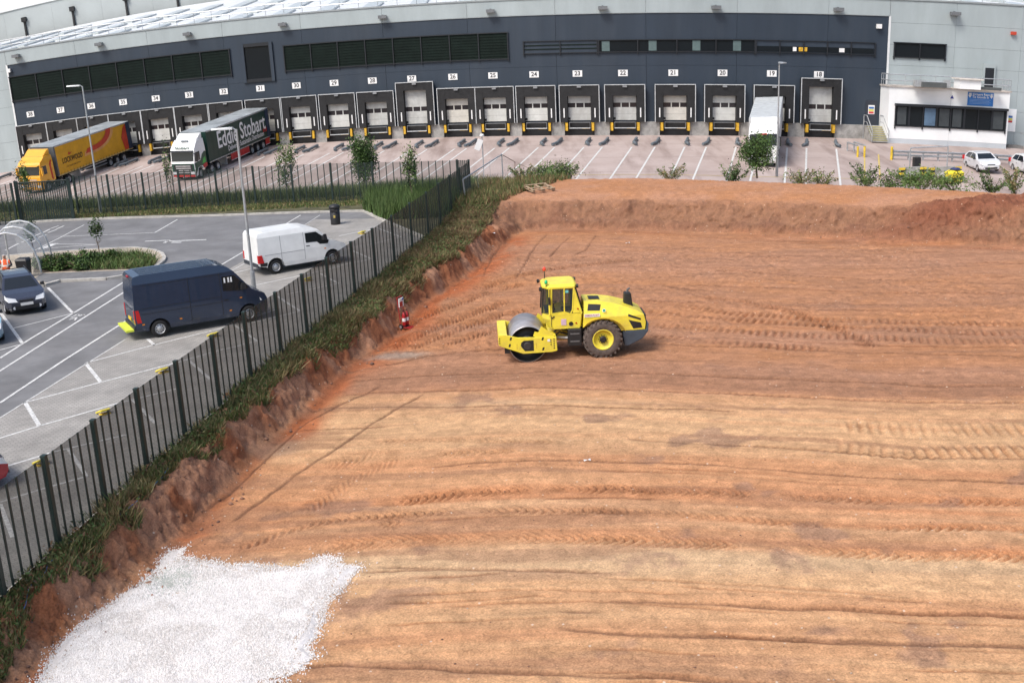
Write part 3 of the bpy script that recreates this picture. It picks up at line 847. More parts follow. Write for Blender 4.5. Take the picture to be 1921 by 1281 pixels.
def dock(n):
    s0 = DS[n]
    tall = n in (18, 27)
    H = 4.25 if tall else 3.52
    Q = lambda u, t, z: W(s0 + u, t, FB + z)
    b = MB()
    b.box(-1.92, -1.16, 0.02, .62, .0, H, F=Q).box(1.16, 1.92, 0.02, .62, .0, H, F=Q).box(-1.16, 1.16, 0.02, .60, H - (.75 if tall else 1.02), H, F=Q)
    b.hexa([Q(-1.16, .02, -.02), Q(-1.02, .02, -.02), Q(-1.02, .02, H - .8), Q(-1.16, .02, H - .8), Q(-1.16, .55, -.02), Q(-1.1, .3, -.02), Q(-1.1, .3, H - .8), Q(-1.16, .55, H - .8)])
    b.box(-1.92, 1.92, .03, .1, -GZ + .62, 0, F=Q)  # black slab below the curtains; its colour stands for the shaded pit
    sh = b.build('loading_dock', M_shel, wh)
    e = MB()
    e.box(-1.95, 1.95, .5, .68, H, H + .07, F=Q).box(-1.96, -1.89, .6, .67, .0, H + .0, F=Q).box(1.89, 1.96, .6, .67, .0, H, F=Q)
    e.build('frame', M_edge, sh)
    top = H - (.75 if tall else 1.02) + .03
    d = MB()
    w0, w1 = 1.38, 1.82
    d.box(-1.14, 1.14, .03, .08, .14, .72, F=Q).box(-1.14, 1.14, .03, .08, .735, w0, F=Q).box(-1.14, 1.14, .03, .08, w1, top, F=Q)
    d.box(-.35, -.25, .03, .08, w0, w1, F=Q).box(.45, .55, .03, .08, w0, w1, F=Q)
    dr = d.build('door', (M_door, M_door2, M_door3)[(n * 7) % 5 % 3], sh)
    for u0, u1 in ((-1.14, -.35), (-.25, .45), (.55, 1.14)): MB().box(u0, u1, .02, .045, w0, w1, F=Q).build('pane', M_dpane, dr)
    MB().box(-1.08, -.86, .081, .1, .2, .42, F=Q).build('hatch', M_black, dr)
    for u in (-1.5, 1.5): MB().box(u - .055, u + .055, .621, .645, .45, 1.35, F=Q).build('guide_light', M_sign, sh)
    for u in (-1.28, 1.28): MB().box(u - .11, u + .11, .1, .7, -.83, -.06, F=Q).build('bumper', M_bump, sh)
    MB().box(-1.02, 1.02, .5, .6, -.62, -.54, F=Q).build('leveller_lip', M_edge, sh)
    MB().box(.15, .95, .5, .605, -.64, -.625, F=Q).build('yellow_strip', M_bump, sh)
    MB().box(-1.02, -.97, .5, .58, -.54, -.06, F=Q).box(.97, 1.02, .5, .58, -.54, -.06, F=Q).box(-1.02, 1.02, .4, .58, -.06, .0, F=Q).build('leveller_frame', mat('leveller_grey', (.16, .165, .17)), sh)
    MB().box(-.2, .2, .55, .75, H - .2, H - .04, F=Q).build('dock_light', mat('lamp_grey', (.25, .26, .27)), sh)
    sx = WP(NUM[n], 170)[0]
    R = lambda u, t, z: W(sx + u, t, FB + z)
    sg = MB().box(-.46, .46, .02, .05, 4.33, 4.93, F=R)
    sg.text(str(n), .58, lambda a, c: R(a, .056, 4.63 + c), 1, bold=.012)
    sg.build('number_sign', [M_sign, M_black_ink], sh)
    return sh
for n in NUM: dock(n)
# concrete piers between the docks
ds = sorted(DS.values())
ends = [S_L] + [0] * 0
for i, s in enumerate(ds):
    a = s + 1.46
    b = (ds[i + 1] - 1.46) if i + 1 < len(ds) else S_R
    slab('pier', a, b, .4, FB - .004, 0, .32, M_conc, wh)
slab('pier', S_L, ds[0] - 1.46, .4, FB - .004, 0, .32, M_conc, wh)
# roof behind the parapet
rz0, rz1, RT = PT - .7, 20.0, -56.0
rs = np.linspace(S_L2, S_R2, 60)
MB().grid([[W(s, -.6, rz0) for s in rs], [W(s, RT, rz1) for s in rs]]).build('roof', M_roof, wh)
for i, s in enumerate(np.arange(S_L2 + 2, S_R2 - 3, 5.2)):
    for t0, t1 in ((-2.5, -14), (-16, -27.5), (-29.5, -41)):
        z = lambda t: rz0 + (rz1 - rz0) * (t + .6) / (RT + .6)
        MB().hexa([W(s, t0, z(t0)), W(s + 1.7, t0, z(t0)), W(s + 1.7, t1, z(t1)), W(s, t1, z(t1)), W(s, t0, z(t0) + .22), W(s + 1.7, t0, z(t0) + .22), W(s + 1.7, t1, z(t1) + .22), W(s, t1, z(t1) + .22)]).build('rooflight', M_rlight, wh)
for s0 in np.arange(S_L2, S_R2, 12.0):
    b = MB()
    for zz in (.55, 1.1): b.tube(W(s0, -.8, PT + zz), W(s0 + 12, -.8, PT + zz), .05, 5)
    for k in range(6): b.tube(W(s0 + 2 * k, -.8, PT - .6), W(s0 + 2 * k, -.8, PT + 1.1), .03, 5)
    b.build('guard_rail', M_galv, wh)
# taller shed behind
ts = thing('tall_shed', 'tall pale grey shed with dark drainpipes behind the warehouse roof', 'building', (0, 0, 0))
TT = -58.0
sA, zA = WP(0, 66, TT); sB, zB = WP(447, 17, TT)
zt0 = (WP(0, 22, TT)[1] + WP(120, 2, TT)[1]) / 2 - 1.6
M_shed = mat('shed_grey_cladding', (.40, .44, .445), .5, var=.05, scale=.2)
for i in range(24):
    a = -118 + i * 9.0
    slab('wall_panel', a + .01, a + 8.99, 12, zt0 + 1.6, TT - .3, TT, M_shed, ts)
for px in (45, 138, 240, 337, 445, 555):
    s, _ = WP(px, 30, TT)
    p = slab('drainpipe', s - .16, s + .16, 14, zt0 - .6, TT, TT + .3, M_black, ts, n=1)
    slab('hopper', s - .42, s + .42, zt0 - .6, zt0 + .1, TT, TT + .55, M_black, p, n=1)
rs2 = np.linspace(-118, 96, 50)
MB().grid([[W(s, TT + .15, zt0 + 1.6) for s in rs2], [W(s, TT + .15, zt0 + 1.75) for s in rs2], [W(s, TT - 45, zt0 + 14) for s in rs2]]).build('roof', M_roof, ts)

# steps and staff door at the right end of the docks
s0, z = WP(1634, 210)
dq = lambda u, t, z: W(s0 + u, t, FB + z)
sd_ = MB().box(-.55, .55, .01, .06, .0, 2.35, F=dq).build('staff_door', mat('door_dark', (.03, .036, .05), .4, var=.05), wh)
MB().box(-.3, .3, .061, .07, 1.05, 1.9, F=dq).build('notice_board', M_sign, sd_)
for z0, c in ((1.55, (.05, .15, .4)), (1.32, (.6, .55, .1)), (1.1, (.55, .05, .06))): MB().box(-.24, .24, .071, .075, z0, z0 + .2, F=dq).build('notice', mat('notice_%d' % int(z0 * 100), c, .5, var=0), sd_)
st = thing('steps', 'yellow edged concrete steps with handrails below the staff door', 'steps', W(s0, 0, GZ - .05))
lq = lambda u, t, z: (u, Yw(s0) - t - Yw(s0), z + .05)
def W2(u, t, z): return tuple(np.array(W(s0 + u, t, GZ + z)) - np.array(W(s0, 0, GZ - .05)))
for i in range(7):
    tr = MB().box(-.72, .72, .33, 1.25 + .28 * (6 - i), .0 + i * .185 if i else -.05, (i + 1) * .185 - .004, F=W2).build('step', M_conc, st)
    MB().box(-.72, .72, 1.25 + .28 * (6 - i) - .06, 1.25 + .28 * (6 - i) + .006, (i + 1) * .185 - .09, (i + 1) * .185 + .004, F=W2).build('nosing', mat('nosing_yellow', (.42, .38, .16), .7, var=.2), tr)
for u in (-.78, .78):
    MB().path([W2(u, .4, 0), W2(u, .4, 2.3), W2(u, 1.3, 2.3), W2(u, 3.0, 1.05), W2(u, 3.0, -.05)], .045, 6).path([W2(u, .4, 1.7), W2(u, 1.3, 1.7), W2(u, 3.0, .5)], .03, 6).build('handrail', M_galv, st)
pg = GY(1614, 295)
gr = thing('guard_barrier', 'short grey tube barrier with yellow ends beside the steps', 'barrier', pg)
for u in (-.25, .35):
    b = MB().path([(u, 0, 0), (u, 0, 1.0), (u, 3.0, 1.0), (u, 3.0, 0)], .08, 8).build('hoop', M_galv, gr)
    MB().tube((u, 0, 0), (u, 0, .95), .095, 8).build('sleeve', M_yel, b)

# yard markings and wheel guides at each dock
LD = {}
for n in NUM:
    s = DS[n]
    ang = math.radians(-103.8 - 1.5 * max(0, (s - 15)) / 15)
    LD[n] = ang
    dv = np.array([math.cos(ang), math.sin(ang)])
    for k, u in enumerate((-1.35, 1.35)):
        x0, y0 = s + u, Yw(s + u) - .9
        a = np.array([x0, y0]) + dv * 6.2
        b_ = np.array([x0, y0]) + dv * 27.5
        if a[0] < 34: strip([(a[0], a[1], 0), (b_[0], b_[1], 0)], .16, yard, lift=.012, world='yard')
        g0, g1 = np.array([x0, y0]) + dv * 2.6, np.array([x0, y0]) + dv * 5.6
        lab = "grey tube wheel guide on the %s of dock %s" % (("left", "right")[k], WORD[n])
        gd = thing('wheel_guide', lab, 'wheel guide', (g0[0], g0[1], zyard(*g0)), 0, 'wheel guides in front of the docks')
        d3 = g1 - g0
        dz = zyard(*g1) - zyard(*g0)
        sdw = np.array([-dv[1], dv[0]]) * (.35 if k else -.35)
        MB().path([(0, 0, .22), (d3[0] * .75, d3[1] * .75, .22 + dz * .75), (d3[0] + sdw[0], d3[1] + sdw[1], .18 + dz)], .14, 8).build('tube', mat('guide_blue_grey', (.13, .155, .175), .5, var=.2, scale=3), gd)
        for q in (0, .7): MB().box(d3[0] * q - .2, d3[0] * q + .2, d3[1] * q - .2, d3[1] * q + .2, dz * q - .02, dz * q + .09).build('foot', M_conc, gd)
strip([(1000, 330), (1250, 328), (1420, 332), (1560, 334), (1650, 338)], .14, yard, mat('faded_yellow_paint', (.55, .42, .12), .7), surf=GY, lift=.012)
strip([(1622, 285), (1622, 335)], .12, yard, mat('faded_yellow_paint', (.55, .42, .12), .7), surf=GY, lift=.012)
strip([(1648, 290), (1651, 335)], .12, yard, mat('faded_yellow_paint', (.55, .42, .12), .7), surf=GY, lift=.012)
M_joint = mat('joint_dark', (.14, .10, .085), .9, var=.1)
for y in (84.5, 91, 97.5, 104):
    strip([(x, y + (Yw(x) - 110) * .6, 0) for x in range(-60, 36, 6)], .05, yard, M_joint, 'slab_joint', lift=.006, world='yard')
# ------------------------------------------------------------------ fences
def mesh_mat(name, fac, col=(.02, .032, .03)):
    m = bpy.data.materials.new(name); m.use_nodes = True
    n, l = m.node_tree.nodes, m.node_tree.links
    b = n['Principled BSDF']; b.inputs['Base Color'].default_value = (*col, 1); b.inputs['Roughness'].default_value = .6
    t = n.new('ShaderNodeBsdfTransparent'); x = n.new('ShaderNodeMixShader'); x.inputs[0].default_value = fac
    l.new(t.outputs[0], x.inputs[1]); l.new(b.outputs[0], x.inputs[2]); l.new(x.outputs[0], n['Material Output'].inputs[0])
    return m
M_mesh = mesh_mat('fine_weldmesh', .68)
M_mesh2 = mesh_mat('fine_weldmesh_far', .36)
M_mesh3 = mesh_mat('gate_weldmesh', .5)
M_heras = mesh_mat('heras_mesh', .10, (.4, .42, .43))
pale_me = MB().box(-.03, .03, -.014, .012, 0, 1).mesh('pale', M_green_fence)
post_me = MB().box(-.065, .065, -.055, .055, 0, 1).box(-.072, .072, -.062, .062, 1, 1.012).mesh('post', M_green_fence)
def put(name, me, parent, loc, rz=0, sc=(1, 1, 1)):
    o = link(name, me, parent)
    o.location = tuple(map(float, loc)); o.rotation_euler = (0, 0, rz); o.scale = sc
    return o
def fence(name, label, P, hts, z0, npale, mm, zb=None):
    f = thing(name, label, 'fence', (P[0][0], P[0][1], z0))
    O = np.array([P[0][0], P[0][1], z0])
    for i, (p, q) in enumerate(zip(P[:-1], P[1:])):
        a = math.atan2(q[1] - p[1], q[0] - p[0])
        put('post', post_me, f, (p[0] - O[0], p[1] - O[1], -.15), a, (1, 1, hts[i] + .17))
        b = MB().face([(p[0] - O[0], p[1] - O[1], .03), (q[0] - O[0], q[1] - O[1], .03), (q[0] - O[0], q[1] - O[1], hts[i + 1]), (p[0] - O[0], p[1] - O[1], hts[i])])
        b.build('mesh_panel', mm, f)
        for k in range(1, npale + 1):
            t = k / (npale + 1)
            put('pale', pale_me, f, (p[0] + (q[0] - p[0]) * t - O[0], p[1] + (q[1] - p[1]) * t - O[1], .0), a, (1, 1, hts[i] + (hts[i + 1] - hts[i]) * t))
    q = P[-1]
    put('post', post_me, f, (q[0] - O[0], q[1] - O[1], -.15), 0, (1, 1, hts[-1] + .17))
    return f
hn = [2.25 + .45 * max(0, i - 4) / 18 for i in range(len(FENCE))]
fence('mesh_fence', 'dark green mesh fence running along the top of the excavation', FENCE, hn, ZC, 5, M_mesh)
BF = [xy(G(x, y, ZC + 2.72)) for x, y in ((137, 331), (200, 329), (265, 325), (333, 320), (402, 317), (473, 313), (545, 310), (619, 307), (697, 305), (777, 303), (857, 301), (879, 301))]
fence('mesh_fence', 'dark green mesh fence between the car park and the lorry yard', BF, [2.72] * len(BF), ZC, 5, M_mesh2)
BL = [xy(G(x, y, ZC + 2.72)) for x, y in ((-110, 354), (-45, 350), (20, 345))]
fence('mesh_fence', 'short run of green fence left of the gate', BL, [2.72] * 3, ZC, 5, M_mesh2)
g0, g1 = G(29, 344, ZC + 2.7), G(127, 338, ZC + 2.7)
gt = thing('double_gate', 'double leaf dark green gate with close vertical bars', 'gate', (g0[0], g0[1], ZC))
gl_ = g1 - g0
ga = math.atan2(gl_[1], gl_[0])
GL = math.hypot(gl_[0], gl_[1])
for t in (0, 1): put('gate_post', post_me, gt, (gl_[0] * t, gl_[1] * t, -.15), ga, (1.7, 1.7, 2.95))
for lf in (0, 1):
    t0, t1 = .02 + lf * .485, .495 + lf * .485
    c = math.cos(ga), math.sin(ga)
    L_ = lambda t, z: (c[0] * GL * t, c[1] * GL * t, z)
    fr = MB().tube(L_(t0, .1), L_(t0, 2.7), .045, 6).tube(L_(t1, .1), L_(t1, 2.7), .045, 6).tube(L_(t0, 2.7), L_(t1, 2.7), .045, 6).tube(L_(t0, .1), L_(t1, .1), .045, 6).build('gate_leaf', M_green_fence, gt)
    MB().face([L_(t0, .1), L_(t1, .1), L_(t1, 2.7), L_(t0, 2.7)]).build('mesh_panel', M_mesh3, fr)
    for k in range(1, 11): put('bar', pale_me, fr, L_(t0 + (t1 - t0) * k / 11, .1), ga, (.9, 1, 2.6))

# ------------------------------------------------------------------ lamp posts
def lampc(name, label, base, top_px, head, arm=0.0):
    h = A(*top_px, base[1])[2] - base[2]
    t = thing(name, label, 'lamp post', base)
    MB().tube((0, 0, 0), (0, 0, 1.5), .105, 10).build('base_sleeve', M_galv, t)
    MB().tube((0, 0, 1.5), (0, 0, h), .065, 10, r2=.045).build('column', M_galv, t)
    hx, hy = math.cos(head), math.sin(head)
    if arm: MB().tube((0, 0, h - .05), (hx * arm, hy * arm, h + .05), .03, 6).build('arm', M_galv, t)
    b = MB()
    for s0, s1, w, z0, z1 in ((arm, arm + .9, .17, .0, .10),):
        n = np.array([-hy, hx]) * w
        p, q = np.array([hx, hy]) * s0, np.array([hx, hy]) * s1
        b.hexa([(*(p - n * .6), h + z0), (*(q - n), h + z0), (*(q + n), h + z0), (*(p + n * .6), h + z0), (*(p - n * .4), h + z1), (*(q - n * .7), h + z1 - .03), (*(q + n * .7), h + z1 - .03), (*(p + n * .4), h + z1)])
    hd = b.build('lamp_head', mat('lamp_head_grey', (.40, .42, .43), .45, .3), t)
    MB().box(hx * (arm + .45) - .12, hx * (arm + .45) + .12, hy * (arm + .45) - .12, hy * (arm + .45) + .12, h - .02, h - .001).build('lens', M_lamp, hd)
lampc('lamp_post', 'tall grey lamp post on the verge in front of the yellow lorry', G(190, 402, ZC), (157, 162), math.radians(175), .15)
lampc('lamp_post', 'tall grey lamp post at the nose of the navy van', G(480, 572, ZC), (440, 243), math.radians(175), .15)
pb = np.array([*xy(A(1457, 338, 80.5)), 1.0])
lampc('lamp_post', 'tall grey lamp post beside the white lorry at the docks', pb, (1461, 119), math.radians(-80), 0.0)

# ------------------------------------------------------------------ car park furniture
M_pyel = mat('pale_yellow_plastic', (.72, .60, .06), .5, var=.12)
for i, (px, lab) in enumerate((((80, 872), 'nearest the red car'), ((197, 777), 'second along the fence from the red car'), ((307, 699), 'in the bay below the navy van'), ((402, 632), 'beside the rear wheel of the navy van'), ((487, 579), 'under the nose of the navy van'), ((579, 527), 'between the navy and white vans'), ((681, 439), 'ahead of the white van'), ((6, 566), 'beside the dark blue car'))):
    p = G(*px, ZC)
    h = thing('parking_barrier', 'yellow folding parking barrier ' + lab, 'parking barrier', p, .75, 'yellow folding parking barriers')
    h.scale = (.8, .8, .8)
    MB().box(-.2, .2, -.13, .13, .01, .05).build('base_plate', M_yel, h)
    MB().path([(-.22, .30, .05), (-.16, -.1, .22), (.16, -.1, .22), (.22, .30, .05)], .04, 6).build('hoop', M_pyel, h)
    MB().hexa([(-.19, -.12, .16), (.19, -.12, .16), (.19, .26, .05), (-.19, .26, .05), (-.19, -.12, .19), (.19, -.12, .19), (.19, .26, .08), (-.19, .26, .08)]).build('panel', M_pyel, h)
p = G(630, 421, ZC)
lb = thing('litter_bin', 'black round litter bin with domed lid in the car park', 'litter bin', p)
MB().lathe([(0, 0), (.29, 0), (.30, .05), (.31, .98), (.27, 1.0), (.27, 1.0)], (0, 0, 0), (0, 0, 1), 20).build('body', M_black, lb, True)
MB().lathe([(.27, 1.0), (.345, 1.02), (.345, 1.13), (.30, 1.2), (.12, 1.26), (0, 1.27)], (0, 0, 0), (0, 0, 1), 20).build('lid', M_black, lb, True)
MB().box(-.22, .22, -.33, -.29, .82, .95).build('slot', M_dark, lb)
MB().box(-.06, .06, -.325, -.313, .45, .62).build('badge', mat('badge_gold', (.5, .38, .1), .4), lb)
# shelter
O = G(40, 514, ZC + .1)
sh = thing('smoking_shelter', 'clear barrel roofed shelter with grey hoops on the island', 'shelter', O)
HP = [(-1.35, 0.0), (-1.35, 1.5), (-1.25, 1.85), (-.9, 2.12), (-.4, 2.18), (.1, 2.05), (.55, 1.7), (.85, 1.2), (1.0, .6), (1.05, 0)]
glz = mesh_mat('clear_glazing', .22, (.55, .58, .58))
for y in (0, 2.0, 4.0):
    MB().path([(x - .25 * y, y, z) for x, z in HP], .055, 8).build('hoop', M_galv, sh)
for y in (0, 2.0):
    MB().grid([[(x - .25 * yy, yy, z) for x, z in HP[2:]] for yy in (y + .04, y + 1.96)]).build('glazing', glz, sh)
MB().face([(x, .0, z) for x, z in HP[3:]] + [(.0, 0, .0), (.0, 0, 2.0)]).build('end_panel', glz, sh)
MB().tube((-1.35, 0, 1.6), (-2.35, 4, 1.6), .05, 8).build('rail', M_galv, sh)
bn = thing('bench', 'low grey bench inside the clear shelter', 'bench', G(12, 529, ZC + .1), -.15)
MB().box(-1.0, .6, -.2, .2, .40, .46).build('seat', M_conc, bn)
for x in (-.8, .4): MB().box(x - .05, x + .05, -.15, .15, 0, .4).build('leg', M_galv, bn)
wb = thing('waste_bin', 'black bin with dome lid beside the seated person', 'bin', G(48, 519, ZC + .1))
MB().hexa([(-.24, -.24, 0), (.24, -.24, 0), (.24, .24, 0), (-.24, .24, 0), (-.3, -.3, .85), (.3, -.3, .85), (.3, .3, .85), (-.3, .3, .85)]).build('body', M_black, wb, bevel=.03)
MB().hexa([(-.33, -.33, .855), (.33, -.33, .855), (.33, .33, .855), (-.33, .33, .855), (-.25, -.25, .98), (.25, -.25, .98), (.25, .25, .98), (-.25, .25, .98)]).build('lid', M_black, wb, bevel=.03)

# person sitting in the shelter
def person(label, loc, rz):
    J = [((0, 0, .52), .15), ((0, .02, .75), .155), ((0, .02, 1.0), .16), ((0, .0, 1.13), .09), ((0, -.02, 1.2), .06), ((0, -.05, 1.30), .095), ((0, -.06, 1.40), .085),
         ((.2, .0, 1.06), .07), ((.3, -.12, .85), .055), ((.17, -.32, .78), .045), ((.08, -.40, .78), .04),
         ((-.2, .0, 1.06), .07), ((-.3, -.12, .85), .055), ((-.17, -.32, .78), .045), ((-.08, -.40, .78), .04),
         ((.12, -.1, .52), .105), ((.14, -.45, .53), .08), ((.14, -.46, .1), .055), ((.14, -.58, .05), .045),
         ((-.12, -.1, .52), .105), ((-.14, -.45, .53), .08), ((-.14, -.46, .1), .055), ((-.14, -.58, .05), .045)]
    Ed = [(0, 1), (1, 2), (2, 3), (3, 4), (4, 5), (5, 6), (2, 7), (7, 8), (8, 9), (9, 10), (2, 11), (11, 12), (12, 13), (13, 14), (0, 15), (15, 16), (16, 17), (17, 18), (0, 19), (19, 20), (20, 21), (21, 22)]
    me = bpy.data.meshes.new('person')
    me.from_pydata([j[0] for j in J], Ed, [])
    o = link('tmp', me)
    o.modifiers.new('s', 'SKIN')
    for v, j in zip(me.skin_vertices[0].data, J): v.radius = (j[1], j[1])
    me.skin_vertices[0].data[0].use_root = True
    sb = o.modifiers.new('u', 'SUBSURF'); sb.levels = 2; sb.render_levels = 2
    m2 = bpy.data.meshes.new_from_object(o.evaluated_get(bpy.context.evaluated_depsgraph_get()))
    bpy.data.objects.remove(o)
    for m in (mat('dark_trousers', (.02, .025, .04), .8), mat('dark_jacket', (.015, .016, .02), .8), mat('orange_vest', (.85, .13, .03), .7), mat('skin', (.45, .26, .19), .6), mat('grey_hair', (.42, .40, .38), .8), mat('reflective_tape', (.7, .7, .66), .5)): m2.materials.append(m)
    for p in m2.polygons:
        c = p.center
        i = 0
        if c.z > .62: i = 2 if abs(c.x) < .22 and c.y > -.16 else 1
        if i == 2 and .82 < c.z < .87: i = 5
        if i == 2 and abs(abs(c.x) - .12) < .03 and c.z > .87: i = 5
        if c.z > 1.16: i = 3
        if c.z > 1.34 or (c.z > 1.24 and c.y > -.03): i = 4
        if c.y < -.36 and .7 < c.z < .86: i = 3
        p.material_index = i
    m2.shade_smooth()
    t = link('person', m2)
    t.location = tuple(map(float, loc)); t.rotation_euler = (0, 0, rz)
    tag(t, label, 'person')
    for s in (-1, 1): pass
    return t
person('person in orange high visibility vest sitting in the shelter', G(16, 528, ZC + .1), .25)

# ------------------------------------------------------------------ things at the corner of the dig
bl, br_ = G(876, 394, .95), G(944, 344, 1.15)
tl, tr = A(868, 337, bl[1]), A(941, 290, br_[1])
hf = thing('site_fence_panel', 'leaning steel mesh site fence panel beside the end of the green fence', 'fence panel', bl)
R3 = [np.array(q) - bl for q in (bl, br_, tr, tl)]
MB().path([R3[0], R3[1], R3[2], R3[3], R3[0]], .05, 8).build('frame', M_galv, hf)
MB().face(R3).build('mesh', M_heras, hf)
for t in (.33, .66): MB().tube(R3[0] + (R3[1] - R3[0]) * t, R3[3] + (R3[2] - R3[3]) * t, .012, 5).build('brace', M_galv, hf)
b2 = GY(966, 338)
hf2 = thing('site_fence_panel', 'second site fence panel turned away towards the lorry yard', 'fence panel', br_)
t2 = A(966, 304, b2[1])
R4 = [np.array(q) - br_ for q in (br_, b2, t2, tr)]
MB().path([R4[1], R4[2], R4[3]], .03, 8).build('frame', mat('rusty_tube', (.22, .14, .11), .6), hf2)
MB().face(R4).build('mesh', M_heras, hf2)
blk = thing('fence_foot', 'black rubber foot block under the site fence panels', 'fence foot', G(935, 349, 1.1), .6)
MB().box(-.45, .45, -.14, .14, 0, .16).box(-.3, .3, -.1, .1, .161, .24).build('block', M_black, blk, bevel=.02)
sp_ = GY(908, 334)
sg = thing('sign_post', 'thin grey post with a tilted blank white plate', 'sign post', sp_)
h = A(906, 254, sp_[1])[2] - sp_[2]
MB().tube((0, 0, 0), (0, 0, h), .05, 8).build('post', M_galv, sg)
MB().lathe([(0, -.12), (.16, -.1), (.2, 0), (.12, .1), (0, .12)], (0, 0, h), (0, 0, 1), 12).build('cap', M_sign, sg, True)
c0 = A(898, 272, sp_[1] - .1)
Mx = Matrix.Translation(Vector(c0 - sp_)) @ Matrix.Rotation(math.radians(24), 4, 'Y')
MB().box(-.24, .24, -.02, .02, -.45, .45, M=Mx).build('plate', M_sign, sg)
# pallet
pp = G(1012, 360, 1.66)
pp[2] = ZT(pp[0], pp[1]) + .14
pa = thing('pallet', 'broken wooden pallet lying on the soil terrace', 'pallet', pp, math.radians(24))
pa.scale = (1.35, 1.35, 1.35)
pa.rotation_euler = (math.radians(7), 0, math.radians(24))
M_wood = mat('weathered_wood', (.42, .31, .20), .85, var=.25, scale=8, stretch=(1, 6, 6))
for y in (-.5, -.12, .5): MB().box(-.62, .62, y - .05, y + .05, .125, .148).build('deck_board', M_wood, pa)
for x in (-.55, 0, .55):
    MB().box(x - .05, x + .05, -.5, .5, .1, .124).build('stringer', M_wood, pa)
    for y in (-.45, 0, .45): MB().box(x - .07, x + .07, y - .07, y + .07, .02, .099).build('block', M_wood, pa)
for x in (-.55, .55): MB().box(x - .05, x + .05, -.5, .5, 0, .02).build('base_board', M_wood, pa)
# fire point trolley
p = G(764, 612, 0)
p[2] = ZT(p[0], p[1])
M_red = mat('red_paint', (.40, .016, .02), .4, var=.1, scale=5)
tq = thing('fire_trolley', 'red trolley carrying fire extinguishers at the foot of the bank', 'trolley', p, math.radians(66))
tq.scale = (.85, .85, 1.0)
fr = MB()
for x in (-.24, .24): fr.tube((x, .22, .12), (x, .36, 1.42), .024, 6)
for z, y in ((.45, .25), (.95, .31), (1.42, .36)): fr.tube((-.24, y, z), (.24, y, z), .022, 6)
fr.build('frame', M_red, tq)
pl = MB()
for x in (-.22, -.07, .08, .22): pl.tube((x, .2, .1), (x, -.28, .06), .018, 5)
pl.tube((-.24, -.28, .06), (.24, -.28, .06), .018, 5).build('toe_rack', M_red, tq)
MB().box(-.22, .22, .24, .29, .98, 1.36).build('sign_board', M_sign, tq)
MB().box(-.22, .1, .228, .238, 1.0, 1.22).build('red_notice', M_red, tq)
MB().box(.05, .2, .228, .238, 1.26, 1.35).build('blue_notice', mat('notice_blue', (.03, .12, .5)), tq)
for x in (-.28, .28):
    w_ = MB().lathe([(.0, -.03), (.08, -.035), (.12, -.03), (.12, .03), (.08, .035), (0, .03)], (x, .22, .12), (1, 0, 0), 16).build('wheel', M_dark, tq)
    MB().lathe([(0, -.04), (.07, -.037), (.07, .037), (0, .04)], (x, .22, .12), (1, 0, 0), 12).build('rim', M_alu, w_)
for x, y in ((-.11, .1), (.13, .06)):
    e = MB().lathe([(0, .14), (.085, .15), (.095, .2), (.095, .62), (.06, .72), (.03, .74), (.03, .8), (0, .8)], (x, y, 0), (0, 0, 1), 14).build('extinguisher', M_red, tq, True)
    MB().tube((x - .06, y, .82), (x + .08, y, .84), .022, 6).path([(x + .07, y - .02, .8), (x + .12, y - .06, .6), (x + .1, y - .08, .35)], .014, 5).build('hose', M_black, e)
    MB().lathe([(.099, .35), (.099, .5)], (x, y, 0), (0, 0, 1), 14).build('label', M_sign, e)
    MB().lathe([(0, .08), (.1, .09), (.1, .15), (0, .16)], (x, y, 0), (0, 0, 1), 14).build('foot_ring', M_black, e)
# ------------------------------------------------------------------ vehicles
def clip(poly, a, b, c):
    """keep the part of a polygon where a*x + b*z <= c"""
    out = []
    for i in range(len(poly)):
        p, q = poly[i], poly[(i + 1) % len(poly)]
        dp, dq = a * p[0] + b * p[1] - c, a * q[0] + b * q[1] - c
        if dp <= 0: out.append(p)
        if (dp < 0 < dq) or (dq < 0 < dp):
            t = dp / (dp - dq)
            out.append((p[0] + (q[0] - p[0]) * t, p[1] + (q[1] - p[1]) * t))
    return out
def cells(poly, xs, zs):
    X, Z = [-99] + list(xs) + [99], [-99] + list(zs) + [99]
    for x0, x1 in zip(X[:-1], X[1:]):
        c1 = clip(clip(poly, 1, 0, x1), -1, 0, -x0)
        if len(c1) < 3: continue
        for z0, z1 in zip(Z[:-1], Z[1:]):
            c2 = clip(clip(c1, 0, 1, z1), 0, -1, -z0)
            if len(c2) >= 3:
                ar = sum(c2[i][0] * c2[(i + 1) % len(c2)][1] - c2[(i + 1) % len(c2)][0] * c2[i][1] for i in range(len(c2)))
                if abs(ar) > 1e-5: yield c2
def subdiv(poly, xs, zs):
    out = []
    for i in range(len(poly)):
        p, q = poly[i], poly[(i + 1) % len(poly)]
        ts = {0.0}
        for v, k in [(x, 0) for x in xs] + [(z, 1) for z in zs]:
            d = q[k] - p[k]
            if abs(d) > 1e-9:
                t = (v - p[k]) / d
                if 1e-6 < t < 1 - 1e-6: ts.add(t)
        for t in sorted(ts): out.append((p[0] + (q[0] - p[0]) * t, p[1] + (q[1] - p[1]) * t))
    return out
def archpts(x, r, z, n=9):
    """wheel arch walked from rear to front, opening downwards"""
    return [(x + r * math.cos(math.pi - math.pi * i / n), z + r * math.sin(math.pi * i / n)) for i in range(n + 1)]
